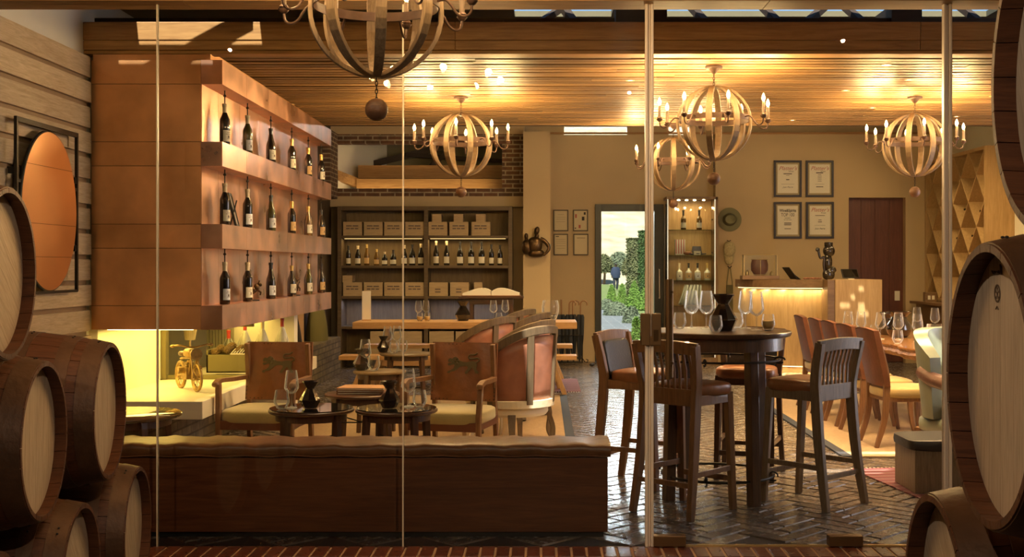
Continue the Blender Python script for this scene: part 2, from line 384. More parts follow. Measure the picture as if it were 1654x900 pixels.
# roof with skylight openings; extra slots added and sized to shape sun patches
b = MB(); z0, z1 = 3.75, 3.80
SK = [(-3.0, -2.35, 7.60, 7.66), (-2.85, -2.0, 7.68, 7.79), (-.42, -.02, 6.62, 7.42), (.35, 3.3, 6.44, 6.70), (1.6, 3.9, 7.30, 7.44), (2.55, 3.9, 7.52, 7.66)]
ys = sorted({6.2, 18.7, 10.23, 10.60, 14.48, 14.54, 14.60, 14.66, 14.72} | {v for s in SK for v in s[2:]})
XA, XB = -4.6, 6.9
for ya, yb in zip(ys[:-1], ys[1:]):
    ym = (ya+yb)/2; holes = sorted((s[0], s[1]) for s in SK if s[2] < ym < s[3])
    if 10.23 < ym < 10.60: holes = [(-.25, .62), (1.05, 4.0)]
    if 14.48 < ym < 14.54: holes = [(4.0, 4.16)]  # small roof holes added for dappled sun on the counter
    if 14.54 < ym < 14.60: holes = [(3.78, 3.92), (4.03, 4.12)]
    if 14.60 < ym < 14.66: holes = [(3.94, 4.0)]
    if 14.66 < ym < 14.72: holes = [(4.06, 4.13)]
    x = XA
    for h0, h1 in holes:
        if h0 > x: b.bx(x, h0, ya, yb, z0, z1)
        x = max(x, h1)
    if x < XB: b.bx(x, XB, ya, yb, z0, z1)
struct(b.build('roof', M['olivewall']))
# dark trusses in the roof space, plus bars added to break the sun
b = MB()
b.bx(-4.4, 6.5, 10.12, 10.20, 3.56, 3.635)
for x in (-.03, .28, 1.42, 2.05, 2.28, 2.78, 3.3, 3.8):
    d = .22 if int(x*100) % 2 else -.1
    b.bar((x, 10.18, 3.6), (x+d, 10.42, 3.80), .075, .05)
b.bx(3.0, 3.26, 10.1, 10.6, 3.6, 3.75); b.bx(.62, 1.05, 9.9, 10.2, 3.55, 3.75)
b.bx(-4.4, -.3, 9.1, 9.2, 3.30, 3.42); b.bx(-2.4, .2, 10.5, 10.6, 3.45, 3.56)
b.bar((-3.0, 7.56, 3.70), (-2.05, 7.82, 3.70), .055, .06)  # bar added across the slot to cast a diagonal shadow
b.bar((1.0, 6.4, 3.70), (1.5, 6.75, 3.70), .1, .06); b.bar((2.1, 6.4, 3.70), (2.35, 6.75, 3.70), .16, .06); b.bar((.6, 6.5, 3.71), (3.2, 6.62, 3.71), .05, .04)
struct(b.build('beam_truss_and_sun_bars', M['beamdark']))
# beams
b = MB()
xs = [-3.16, -.6, 2.6, 5.2, 6.5]
for a, c in zip(xs[:-1], xs[1:]):
    b.bx(a+.001, c-.001, 8.085, 8.20, 3.055, 3.18); b.bx(a+.001, c-.001, 8.09, 8.20, 2.988, 3.053)
b.bx(-3.16, 6.5, 8.10, 8.22, 2.962, 2.986)
struct(b.build('beam_ceiling_front', M['beam'], bev=.004))
b = MB(); xs = [-4.4, -1.9, 1.2, 4.4]
for a, c in zip(xs[:-1], xs[1:]): b.bx(a+.001, c-.001, 6.20, 6.42, 2.90, 3.16); b.bx(a+.001, c-.001, 6.10, 6.2, 3.0, 3.16)
b.bx(-4.6, 4.6, 6.12, 6.42, 3.16, 3.75)
struct(b.build('beam_glass_header', M['beam'], bev=.003))
# side and back walls
b = MB(); b.bx(-3.3, -3.16, 6.30, 8.2, 0, 3.75); b.bx(-3.35, -3.16, 8.2, 8.3, 0, 3.75); struct(b.build('wall_left', M['cream']))
b = MB(); b.bx(-3.7, -3.10, 8.2, 9.55, -.02, 2.9)
struct(b.build('wall_hearth', M['cream']))
struct(MB().bx(-3.7, -3.16, 11.1, 17.6, 0, 3.75).build('wall_left_rear', wood('dark_panelling', (.05,.033,.018), (.10,.065,.035), 'Z', .6)))
struct(MB().bx(-3.7, -2.31, 10.95, 11.1, 0, 1.06).build('wall_hearth_back', M['cream']))
# planked wall: lapped boards
b = MB(); b.bx(-3.16, -3.112, 6.32, 8.03, .0, 2.93, 1)
z = 2.93; k = 0
while z > .15:
    y = 6.32
    ln = [1.0+.25*(k % 3), 9]
    b.bx(-3.125, -3.09+.006*(k % 2), 6.32, 8.045-.0*(k % 2), z-.141, z); z -= .173; k += 1
struct(b.build('wall_planks', [M['plank'], M['plankback']], bev=.002))
struct(MB().bx(-3.19, -3.09, 6.50, 6.56, 0, 3.0).build('trim_2', M['dwood']))
# rear wall of the far room: brick with a borrowed opening, soffit, plaster
b = MB(); yb = 17.55
b.bx(-3.7, -3.18, yb, yb+.2, 2.54, 3.47); b.bx(-.6, -.27, yb, yb+.2, 2.54, 3.47); b.bx(-3.18, -.6, yb, yb+.2, 3.33, 3.47); b.bx(-3.18, -.6, yb, yb+.2, 2.54, 2.66)
struct(b.build('wall_back_brick', M['brick']))
struct(MB().bx(-3.16, -3.05, 16.9, 17.54, 2.5, 3.47).build('wall_brick_return', M['brickside']))
b = MB(); b.bx(-3.7, -.27, yb-.03, yb+.25, 2.385, 2.54); b.bx(-3.7, -.27, 17.82, 17.95, 0, 2.54); b.bx(-3.7, -.27, yb, yb+.25, 3.47, 3.75)
struct(b.build('wall_back_soffit', M['plaster']))
# the room seen through the opening
b = MB(); b.bx(-4.2, .1, 19.4, 19.5, 2.4, 3.75); b.bx(-4.2, .1, 17.76, 19.4, 2.5, 2.55)
b.bx(.1, .12, 18.6, 19.5, 2.4, 3.75); b.bx(-4.2, .12, 18.7, 19.5, 3.75, 3.8)
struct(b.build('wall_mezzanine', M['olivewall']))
b = MB(); b.add([(-3.19,17.76,2.5),(-2.55,19.3,2.5),(-2.55,19.3,3.75),(-3.19,17.76,3.75),(-3.25,17.76,2.5),(-2.61,19.3,2.5),(-2.61,19.3,3.75),(-3.25,17.76,3.75)], [(0,1,2,3),(7,6,5,4),(0,3,7,4),(1,5,6,2)])
struct(b.build('wall_mezzanine_side', M['cream']))
b = MB(); b.bx(-2.85, .1, 18.2, 18.45, 2.86, 3.06); b.bx(-2.85, .1, 18.05, 18.2, 2.68, 2.84); b.bar((-3.3, 17.8, 2.95), (-2.7, 18.3, 2.72), .1, .14)
struct(b.build('beam_mezzanine', M['beam']))
b = MB(); b.bar((-2.9, 18.9, 3.1), (-1.4, 19.2, 3.5), .06, .1); b.bar((-1.9, 18.9, 3.0), (-1.2, 19.2, 3.7), .06, .08); b.bar((-2.2, 19, 3.3), (.1, 19, 3.15), .05, .06)
struct(b.build('beam_mezzanine_truss', M['beamdark']))
light('mezzanine_lamp', 'AREA', (-1.9, 17.9, 2.62), 2.5, (1,.7,.35), size=2.2, size_y=.1, rot=(R(160),0,0))
# pier and plaster back wall
struct(MB().bx(-.28, .115, 17.2, 18.5, 0, 3.47).build('wall_pier', M['plaster']))
b = MB(); yw = 18.45
b.bx(.115, .826, yw, yw+.15, 0, 3.56); b.bx(1.902, 2.70, yw, yw+.15, 0, 3.56); b.bx(.826, 1.902, yw, yw+.15, 2.469, 3.56)
b.bx(-.3, .34, yw, yw+.15, 3.56, 3.75); b.bx(1.33, 1.98, yw, yw+.15, 3.56, 3.75); b.bx(2.3, 6.9, yw, yw+.15, 3.56, 3.75); b.bx(.34, 1.33, yw, yw+.15, 3.685, 3.75); b.bx(1.98, 2.3, yw, yw+.15, 3.685, 3.75)
b.bx(2.68, 4.74, 18.2, yw+.15, 0, 3.56); b.bx(5.62, 6.9, 18.2, yw+.15, 0, 3.56); b.bx(4.74, 5.62, 18.2, yw+.15, 2.56, 3.56)
struct(b.build('wall_back', M['plaster']))
struct(MB().bx(-.28, 6.3, 18.16, 18.2, 3.545, 3.575).build('trim_3', M['olivewall'])) if False else None
b = MB(); b.bx(.12, 6.4, 18.17, 18.199, 3.54, 3.57); struct(b.build('trim_3', M['beam']))
b = MB(); b.bx(6.3, 6.5, 6.3, 18.6, 0, 3.75); struct(b.build('wall_right', M['cream']))
struct(MB().bx(4.4, 6.5, 6.30, 6.45, 0, 3.75).build('wall_front_right', M['cream']))
struct(MB().bx(-3.7, -3.3, 6.1, 6.45, 0, 3.75).build('wall_front_left', M['cream']))
struct(MB().bx(-4.5, -3.7, 6.1, 18.6, -.1, 3.75).build('wall_outer_left', M['cream']))
struct(MB().bx(.34, 2.3, 18.50, 18.51, 3.56, 3.685).build('window_5', M['glass']))
# wooden door in the far wall
d = struct(MB().bx(4.74, 5.62, 18.34, 18.40, 0, 2.56).build('door_2', wood('red_brown_door', (.10,.03,.015), (.17,.06,.03), 'Z', .4, 1, 0)))
b = MB()
for i in range(4): b.bx(4.745+.22*i, 4.745+.22*i+.216, 18.33, 18.345, 0.01, 2.55)
b.build('door_panel', bpy.data.materials['red_brown_door'], d, bev=.003)
MB().tube([(4.83,18.30,1.0),(4.83,18.28,1.0),(4.93,18.28,1.0)], .012).build('door_handle', M['patch'], d)
# exterior glass door
d = MB(); x0, x1, y0 = .825, 1.903, 18.42
d.bx(x0, x0+.10, y0, y0+.09, 0, 2.47); d.bx(x1-.15, x1, y0, y0+.09, 0, 2.47); d.bx(x0+.1, x1-.15, y0, y0+.09, 2.36, 2.47); d.bx(x0+.1, x1-.15, y0, y0+.09, 0.0, .12)
dr = struct(d.build('door_3', plain('black_door_frame', (.025,.028,.024), .4), bev=.004))
MB().bx(x0+.1, x1-.15, y0+.04, y0+.05, .12, 2.36).build('pane', M['glass'], dr)
MB().tube([(1.83,18.42,1.0),(1.83,18.36,1.0),(1.83,18.36,1.45),(1.83,18.42,1.45)], .012).build('door_handle', M['steel'], dr)
# ------------------------------------------------------------------ glass front
gx = [-3.9, (254-CX)/302, (651-CX)/302, .572, 2.166, 4.4]
for i in range(5):
    if i == 3: continue
    o = struct(MB().bx(gx[i]+.003, gx[i+1]-.003, YG, YG+.012, 0.0, 2.95).build('window_%d' % (i+1 if i < 3 else 4), M['glass']))
    if i < 2: MB().bx(gx[i+1]-.0035, gx[i+1]+.0035, YG-.004, YG+.016, 0.0, 2.95).build('seal_strip', plain('silicone_seal', (.70,.58,.42), .4), o)
M['chrome'] = plain('bright_channel', (.85,.72,.58), .35, .15)
d = struct(MB().bx(gx[3]+.012, gx[4]-.012, YG, YG+.012, 0.012, 2.95).build('door_1', M['glass']))
for xx, w in ((gx[3], .045), (gx[4], .045)):
    b = MB(); b.bx(xx-w/2, xx-w/6, YG-.012, YG+.024, 0, 2.95); b.bx(xx-w/6+.002, xx+w/6-.002, YG-.004, YG+.016, 0, 2.95); b.bx(xx+w/6, xx+w/2, YG-.012, YG+.024, 0, 2.95)
    b.build('door_jamb', M['chrome'], d, bev=.003)
b = MB(); lx, lz = (1051-CX)/302, 1.162
b.bx(lx-.053, lx-.006, YG-.03, YG+.03, lz-.085, lz+.085); b.bx(lx+.004, lx+.053, YG-.03, YG+.03, lz-.085, lz+.085); b.bx(lx-.053, lx+.053, YG-.028, YG+.028, lz-.085, lz-.035)
b.build('door_lock_plate', M['patch'], d, bev=.003)
MB().bx(lx+.012, lx+.038, YG-.033, YG-.03, lz-.06, lz+.0).build('lock_insert', plain('lock_insert', (.12,.07,.03), .3, .8), d)
for sx, sy in ((.667, -.055), (.693, .055)):
    b = MB(); b.tube([(sx, YG+sy, .90), (sx, YG+sy, 1.43)], .013, 12)
    b.tube([(sx, YG+sy, .98), (sx, YG, .98)], .008); b.tube([(sx, YG+sy, 1.36), (sx, YG, 1.36)], .008)
    b.build('pull_handle', M['patch'], d, smooth=True)
for a, c in ((1055, 1107), (1337, 1392)):
    b = MB(); b.bx((a-CX)/302, (c-CX)/302, YG-.03, YG+.03, .006, .062); b.build('patch_fitting', M['patch'], d, bev=.003)
struct(MB().bx(.6, 3.0, YG-.006, YG+.02, 0, .009).build('trim_4', plain('brass_strip', (.5,.36,.14), .4, .6)))
# ================================================================== COPPER DISPLAY SHELF
YC0, YC1 = 8.085, 12.26
cs = thing('display_shelf', 'tall wall-hung copper-clad block with three open niches holding wine bottles', 'shelf', (-2.7, 8.085, 1.062))
def rel(o, parent):    # keep world-built mesh under an empty placed elsewhere
    o.parent = parent; o.matrix_parent_inverse = Matrix.Translation(-Vector(parent.location)); return o
b = MB(); b.bx(-3.10, -2.345, YC0+.004, YC1, 1.066, 2.916)
rel(b.build('core_panel', M['bronze']), cs)
bands = [(1.062, 1.228), (1.623, 1.789), (2.189, 2.355), (2.751, 2.917)]
b = MB(); rows = [1.062, 1.228, 1.623, 1.789, 2.189, 2.355, 2.751, 2.917]
for i in range(7):
    for xa, xb in ((-3.10, -2.652), (-2.652, -2.345)):
        b.bx(xa+.002, xb-.002, YC0-.004, YC0+.003, rows[i]+.002, rows[i+1]-.002)
b.bx(-3.10, -2.29, YC0+.03, YC1-.01, 2.9175, 2.984)
for i in range(7):      # rivets
    for xa in (-3.05, -2.95, -2.85, -2.75, -2.68, -2.62, -2.5, -2.4):
        for zz in (rows[i]+.012, rows[i+1]-.012):
            if i % 2 == 0: b.sup((xa, YC0-.004, zz), (.0035, .002, .0035), 1, 6, 4)
rel(b.build('front_cladding', M['copperdark']), cs)
for z0, z1 in bands:
    b = MB(); y = YC0; k = 0
    ys = [YC0, 8.75, 9.45, 10.15, 10.85, 11.55, YC1]
    b.bx(-2.346, -2.204, YC0-.002, YC1, z0, z1)
    for ya, yb in zip(ys[:-1], ys[1:]): b.bx(-2.206, -2.200, ya+.002, yb-.002, z0-.001, z1+.001)
    rel(b.build('shelf_band', M['copper']), cs)
b = MB()
for z0, z1 in ((1.228,1.623),(1.789,2.189),(2.355,2.751)):
    ys = [YC0, 8.5, 9.1, 9.7, 10.3, 10.9, 11.5, YC1]
    for ya, yb in zip(ys[:-1], ys[1:]): b.bx(-2.346, -2.342, ya+.002, yb-.002, z0, z1)
rel(b.build('niche_lining', M['copper']), cs)
# ------------------------------------------------------------------ wine bottle kit
def wbottle(name, H=.30, r=.037, shoulder=.19, body=None, cap=None, lab=None, label=None, group=None, loc=(0,0,0), rz=0, lz=(.03,.11), label_rows=True, burg=False):
    t = thing(name, label, 'bottle', loc, rz, group)
    s1 = shoulder*H/.30
    nk = .0145
    if burg: prof = [(0,.0),(r*.9,0),(r,.006),(r,s1*.72),(r*.93,s1*.86),(r*.62,s1*1.06),(nk*1.25,s1*1.25),(nk,s1*1.35),(nk,H-.022),(nk*1.2,H-.020),(nk*1.2,H-.008),(nk,H-.006),(nk,H),(0,H)]
    else: prof = [(0,.0),(r*.9,0),(r,.006),(r,s1*.92),(r*.95,s1),(r*.72,s1*1.10),(nk*1.3,s1*1.20),(nk,s1*1.27),(nk,H-.022),(nk*1.2,H-.020),(nk*1.2,H-.008),(nk,H-.006),(nk,H),(0,H)]
    MB().lathe(prof, 20).build('bottle_glass', body, t, smooth=50)
    zc = H-.075
    MB().lathe([(nk*1.1,zc),(nk*1.12,H-.021),(nk*1.3,H-.019),(nk*1.3,H+.001),(0,H+.0015)], 14).build('foil_capsule', cap, t, smooth=50)
    b = MB(); a0, a1 = R(-155), R(-25)
    b.lathe([(r*1.012,lz[0]),(r*1.012,lz[1])], 12, a0=a0, a1=a1)
    o = b.build('paper_label', lab, t, smooth=True)
    if label_rows:
        q = MB()
        for zz, w in ((lz[1]-.018, 50), (lz[1]-.030, 70), (lz[0]+.02, 40)): q.lathe([(r*1.02,zz),(r*1.02,zz+.003)], 6, a0=R(-90-w/2), a1=R(-90+w/2))
        q.lathe([(r*1.02,lz[1]-.055),(r*1.02,lz[1]-.038)], 6, a0=R(-102), a1=R(-78))
        q.build('label_print', M['print'], o)
    return t
M['print'] = plain('label_ink', (.16,.12,.10), .8)
M['bot_black'] = plain('black_bottle_glass', (.010,.008,.006), .08, coat=.6)
M['bot_green'] = plain('olive_bottle_glass', (.06,.055,.012), .08, coat=.6)
M['bot_amber'] = plain('amber_bottle_glass', (.12,.06,.012), .08, coat=.6)
M['bot_clear'] = plain('clear_spirit_bottle', (.72,.68,.55), .08, coat=.5)
M['cap_cream'] = plain('cream_foil', (.66,.53,.34), .4)
M['cap_black'] = plain('black_foil', (.02,.018,.016), .35)
M['cap_gold'] = plain('gold_foil', (.62,.42,.14), .35, .6)
M['cap_red'] = plain('red_foil', (.45,.05,.03), .35)
M['lab_cream'] = plain('cream_label', (.74,.68,.54), .8)
M['lab_white'] = plain('white_label', (.72,.72,.74), .8)
M['lab_orange'] = plain('tan_label', (.62,.40,.18), .8)
rowz = {'top': 2.355, 'middle': 1.789, 'bottom': 1.228}
Yb = [F/(517/2.28), F/(480/2.28), F/(442/2.28), F/(408/2.28), F/(381/2.28), F/(360/2.28)]
CREAM, BLK, GLD = M['cap_cream'], M['cap_black'], M['cap_gold']
spec = {
 'top': [('dark bottle with a broad cream label', 'bot_black', CREAM, 'lab_cream', 0, 1.0), ('olive-glass bottle with cream foil', 'bot_green', CREAM, 'lab_white', 0, 1.0), ('slender dark bottle with a black neck', 'bot_black', BLK, 'lab_cream', 1, .97), ('dark bottle with gold foil and tan label', 'bot_black', GLD, 'lab_cream', 0, .97), ('dark bottle with gold foil and two-part label', 'bot_black', GLD, 'lab_orange', 0, .95), ('dark bottle with gold foil beside the brick wall', 'bot_black', GLD, 'lab_cream', 0, .95)],
 'middle': [('dark bottle with a tall cream label', 'bot_black', CREAM, 'lab_cream', 0, 1.0), ('dark bottle with a white picture label', 'bot_black', CREAM, 'lab_white', 0, 1.0), ('slope-shouldered green bottle with pale label', 'bot_green', BLK, 'lab_white', 1, 1.0), ('dark bottle with an orange-tan label', 'bot_black', GLD, 'lab_orange', 0, .98), ('amber bottle with cream label', 'bot_amber', GLD, 'lab_cream', 1, .95), ('dark bottle with black neck and tan label', 'bot_black', BLK, 'lab_orange', 1, .95)],
 'bottom': [('dark bottle with a large white label', 'bot_black', CREAM, 'lab_white', 0, 1.0), ('dark bottle with a cream label beside the dark bull figure', 'bot_black', CREAM, 'lab_cream', 0, 1.0), ('slope-shouldered dark bottle with a blue-white label', 'bot_black', BLK, 'lab_white', 1, 1.0), ('small-bodied dark bottle with cream label', 'bot_black', GLD, 'lab_cream', 1, .92), ('green bottle with a white label', 'bot_green', GLD, 'lab_cream', 1, .98), ('dark bottle with a bright orange label', 'bot_black', BLK, 'lab_orange', 1, .98)]}
ordw = ['at its front corner', 'second from front corner', 'third from front corner', 'fourth from front corner', 'second from far end', 'at its far end']
for rn in spec:
    for i, (lb, bd, cp, la, bg_, sc_) in enumerate(spec[rn]):
        z = rowz[rn]; h = .30*sc_
        wbottle('wine_bottle', h, .037 if not bg_ else .040, .19, M[bd], cp, M[la], '%s, %s copper niche, %s' % (lb.replace(' beside the dark bull figure', '').replace(' beside the brick wall', ''), rn, ordw[i]), 'bottles in the copper niches', (-2.262, Yb[i], z+.0005), R(62), burg=bool(bg_))
        b = MB(); zt = {'top': 2.751, 'middle': 2.189, 'bottom': 1.623}[rn]
        b.tube([(-2.262, Yb[i], z+h), (-2.262, Yb[i], zt)], .0045, 8); b.lathe([(.009,zt-.045),(.012,zt-.04),(.009,zt-.03)], 10, (-2.262, Yb[i], 0))
        rel(b.build('support_rod', M['iron'], smooth=True), cs)
# picture frame leaning in the middle niche, two dark bull figures
fr = thing('picture_frame', 'small black photo frame leaning in the middle niche between two bottles', 'frame', (-2.27, 8.76, 1.79), R(97))
b = MB(); T_ = Matrix.Rotation(R(-14), 4, 'X')
for s in ((-.085,-.065,0,.26),(.065,.085,0,.26),(-.085,.085,0,.02),(-.085,.085,.24,.26)): b.bx(s[0], s[1], -.008, .008, s[2], s[3], M=T_)
b.build('frame', M['black'], fr); MB().bx(-.07, .07, -.002, .004, .015, .245, M=T_).build('photo', plain('photo_print', (.25,.22,.18), .3), fr)
MB().bar((0,.005,.2),(0,.055,.002),.03,.006).build('easel_strut', M['black'], fr)
def bull(loc, rz, sc, label):
    b = MB()
    b.sup((0,0,.10), (.050,.028,.036), .9, 14, 10, M=Matrix.Rotation(R(-28),4,'Y'))
    b.sup((.042,0,.135), (.032,.026,.036), .9, 12, 8); b.sup((.075,0,.165), (.026,.017,.018), .9, 12, 8, M=Matrix.Rotation(R(40),4,'Y'))
    b.tube(bez([(.068,.0,.178),(.066,.022,.187),(.072,.032,.205)],4), [.005]*8+[.002], 6); b.tube(bez([(.068,.0,.178),(.066,-.022,.187),(.072,-.032,.205)],4), [.005]*8+[.002], 6)
    for sy in (-1,1):
        b.tube([(-.035,.018*sy,.075),(-.055,.02*sy,.045),(-.040,.02*sy,.012)], [.014,.009,.007], 8)
        b.tube([(.050,.016*sy,.11),(.085,.017*sy,.085),(.080,.017*sy,.055)], [.012,.008,.006], 8)
    b.tube(bez([(-.05,0,.09),(-.075,0,.10),(-.085,0,.06),(-.08,0,.03)],4), .004, 6)
    b.M = None
    o = b.build('bull_statuette', M['bronze'], None, smooth=True, loc=loc, rot=(0,0,rz)); o.scale = (sc,)*3
    MB().bx(-.07,.07,-.035,.035,0,.012).build('plinth', M['black'], o, bev=.002)
    return tag(o, label, 'statuette')
bull((-2.27, 9.20, 1.2285), R(20), .78, 'dark bronze bull figure between the second and third bottles of the bottom niche')
bull((-2.27, 10.75, 1.2285), R(60), .78, 'dark bronze animal figure between the fourth and fifth bottles of the bottom niche')
# niche LED strips (the lit niches)
# ================================================================== WALL MIRROR
mr = thing('wall_mirror', 'oval copper-toned mirror in a thin black square frame on the pale plank wall', 'mirror', (-3.03, 7.22, 1.836))
def oval(ry, rz_, n=64, x=0): return [Vector((x, ry*math.cos(2*math.pi*k/n), rz_*math.sin(2*math.pi*k/n))) for k in range(n)]
b = MB(); pts = oval(.40, .485); b.prism([(p.y, p.z) for p in pts], .012, Matrix(((0,0,1,0),(1,0,0,0),(0,1,0,0),(0,0,0,1))))
b.build('mirror_plate', plain('copper_mirror', (.60,.35,.20), .28, 1, var=.08, vs=2), mr)
b = MB(); 
for zz in (-.28, -.08, .27): w = .40*math.sqrt(1-(zz/.485)**2); b.bx(.0122, .0135, -w, w, zz-.0015, zz+.0015)
b.build('seam', M['bronze'], mr)
MB().tube(pts, .011, 8, True).build('rim', M['iron'], mr, smooth=True)
b = MB()
for y in (-.44, .44): b.bx(-.012, .006, y-.010, y+.010, -.50, .53)
b.bx(-.012, .006, -.44, .44, -.505, -.488); b.bx(-.012, .006, -.44, .44, .50, .53)
for y in (-.42, .42): b.bx(-.06, 0, y-.01, y+.01, .2, .24); b.bx(-.06, 0, y-.01, y+.01, -.24, -.2)
b.bx(-.012, .004, -.44, -.38, .15, .17); b.bx(-.012, .004, .38, .44, .15, .17)
b.build('frame', M['iron'], mr)
# ================================================================== BARRELS
M['stave'] = wood('barrel_staves', (.058,.019,.008), (.135,.048,.019), 'X', .5, 1.2, .09, bump=.25)
M['hoopwood'] = wood('barrel_chime', (.060,.020,.010), (.13,.05,.022), 'X', .5, 1.2, .12)
M['head'] = wood('barrel_head_oak', (.40,.30,.21), (.62,.50,.37), 'Z', .7, 1.6, .07, bump=.1)
M['hoop'] = plain('dull_hoop', (.11,.055,.028), .5, .35, var=.25, vs=10, bump=.2)
def barrel_parts(t):
    Lb, r0, r1, ns = .93, .288, .345, 26
    rad = lambda x: r0+(r1-r0)*(1-((x+Lb/2)/(Lb/2))**2)
    b = MB(); nx = 14
    for k in range(ns):
        a0 = 2*math.pi*k/ns+.004; a1 = 2*math.pi*(k+1)/ns-.004; vs = []; sub = 3
        for i in range(nx+1):
            x = -Lb+Lb*i/nx
            for r_ in (rad(x)-(.026 if .04 < i/nx < .96 else .016), rad(x)):
                for q in range(sub+1):
                    a = a0+(a1-a0)*q/sub; vs.append((x, r_*math.cos(a), r_*math.sin(a)))
        w = sub+1; fs = []
        for i in range(nx):
            o0, o1 = i*2*w, (i+1)*2*w
            for q in range(sub):
                fs.append((o0+w+q, o0+w+q+1, o1+w+q+1, o1+w+q)); fs.append((o0+q+1, o0+q, o1+q, o1+q+1))
            fs.append((o0, o0+w, o1+w, o1)); fs.append((o0+w+sub, o0+sub, o1+sub, o1+w+sub))
        for o0 in (0, nx*2*w):
            for q in range(sub): fs.append((o0+q, o0+q+1, o0+w+q+1, o0+w+q))
        b.add(vs, fs)
    b.lathe([(rad(-Lb+Lb*i/14)-.020, -Lb+Lb*i/14) for i in range(1, 14)], 40, M=Matrix.Rotation(R(90), 4, 'Y'))
    b.build('staves', M['stave'], t, smooth=25)
    for xh in (-.055, -Lb+.055):
        b = MB(); n = 7; rr = r0-.012
        for k in range(n):
            ya, yb = -rr+2*rr*k/n+.0006, -rr+2*rr*(k+1)/n-.0006
            m_ = 8; pts = [(ya+(yb-ya)*i/m_) for i in range(m_+1)]
            outl = [(y, math.sqrt(max(0, rr*rr-y*y))) for y in pts] + [(y, -math.sqrt(max(0, rr*rr-y*y))) for y in pts[::-1]]
            b.prism(outl, .022, Matrix(((0,0,1,xh-.011),(1,0,0,0),(0,1,0,0),(0,0,0,1))))
        b.build('head', M['head'], t)
    for x0_, x1_ in ((-.075,-.004),(-.17,-.115),(-.33,-.285),(-.645,-.60),(-.815,-.76),(-.926,-.855)):
        b = MB(); n = 48; vs = []
        q = [(x0_, rad(x0_)-.003), (x0_, rad(x0_)+.0035), (x1_, rad(x1_)+.0035), (x1_, rad(x1_)-.003)]
        for k in range(n):
            a = 2*math.pi*k/n
            for x, r_ in q: vs.append((x, r_*math.cos(a), r_*math.sin(a)))
        b.add(vs, [(k*4+j, k*4+(j+1) % 4, ((k+1) % n)*4+(j+1) % 4, ((k+1) % n)*4+j) for k in range(n) for j in range(4)])
        for da in (-.045, .045):
            for fx in (.5,):
                x = x0_+(x1_-x0_)*fx; r_ = rad(x)+.005; b.sup((x, r_*math.sin(da), r_*math.cos(da)), (.0045,.0045,.003), 1, 8, 5, mi=1)
        b.build('hoop', [M['hoop'], M['black']], t, smooth=30)
def barrel(loc, rz, label, tilt=0, group='stacked wine barrels'):
    if not barrel.first: 
        t = thing('wine_barrel', label, 'barrel', loc, rz, group); barrel_parts(t); barrel.first = t
    else: t = dup(barrel.first, loc, rz, label, group)
    t.rotation_euler = (tilt, 0, rz); return t
barrel.first = None
HX = -1.80
aL = R(7)
Lb_rows = [
 ((HX-.02, 4.31, .86), 'pale-headed oak barrel on the second tier beside the planks, cut by the frame edge', -.05),
 ((HX-.048, 5.04, .88), 'oak wine barrel with pale head, second tier, closest to the glass beside the plank wall', .12),
 ((HX-.07, 5.45, .275), 'bottom-tier oak barrel touching the glass front by the long bench', .3),
 ((HX-.03, 4.68, .26), 'bottom-tier oak barrel, half cut by the frame edge, beside the one touching the bench side', .7),
 ((HX-.04, 3.96, .24), 'bottom-tier oak barrel whose hoop top just shows in the lower corner', .5),
 ((HX+.005, 3.97, 1.475), 'big oak barrel on top of the stack in front of the copper-toned mirror', .9)]
for i, (l, lb, tl) in enumerate(Lb_rows): barrel(l, aL, lb, tl)
aR = R(180-4)
barrel((.903, 2.40, 1.257), aR, 'large oak barrel with an oval burnt emblem on its pale head, beside the glass door', 0)
barrel((.86, 2.02, 1.845), aR, 'topmost oak barrel cut by the frame corner above the emblem barrel', .4)
barrel((.943, 2.84, .655), aR, 'lowest oak barrel under the emblem barrel, only its upper head showing', .8)
# burnt emblem on barrel head
em = [o for o in bpy.data.objects if o.get('label', '').startswith('large oak barrel with an oval')][0]
b = MB(); MM = Matrix(((0,0,1,-.0435),(-1,0,0,0),(0,1,0,0),(0,0,0,1)))
def ring2(b, r0, r1, c, MM, t=.0012, n=32):
    for k in range(n):
        a, c_ = 2*math.pi*k/n, 2*math.pi*(k+1)/n
        b.prism([(c[0]+r0*math.cos(a), c[1]+r0*math.sin(a)), (c[0]+r1*math.cos(a), c[1]+r1*math.sin(a)), (c[0]+r1*math.cos(c_), c[1]+r1*math.sin(c_)), (c[0]+r0*math.cos(c_), c[1]+r0*math.sin(c_))], t, MM)
ec = (.06, .186)
ring2(b, .015, .019, ec, MM); ring2(b, 0.0, .004, ec, MM, n=10)
for k in range(5):
    a = 2*math.pi*k/5+.3; b.prism([(ec[0]+.013*math.cos(a-.25), ec[1]+.013*math.sin(a-.25)), (ec[0]+.013*math.cos(a+.25), ec[1]+.013*math.sin(a+.25)), (ec[0]+.005*math.cos(a), ec[1]+.005*math.sin(a))], .0012, MM)
sc_ = [(-.030,.205),(-.026,.222),(-.020,.226),(-.024,.212),(-.014,.206),(-.010,.212),(-.006,.205),(.0,.211),(.004,.205),(.010,.211),(.014,.205),(.020,.211),(.024,.206),(.034,.212)]
b.tube([MM @ Vector((x+.06, z+.021, .001)) for x, z in sc_], .0016, 5); b.tube([MM @ Vector((x+.06, .159-.002*abs(x*400), .001)) for x in (-.008, 0, .008)], .0012, 5)
b.build('burnt_emblem', plain('burnt_mark', (.10,.06,.035), .8), em)
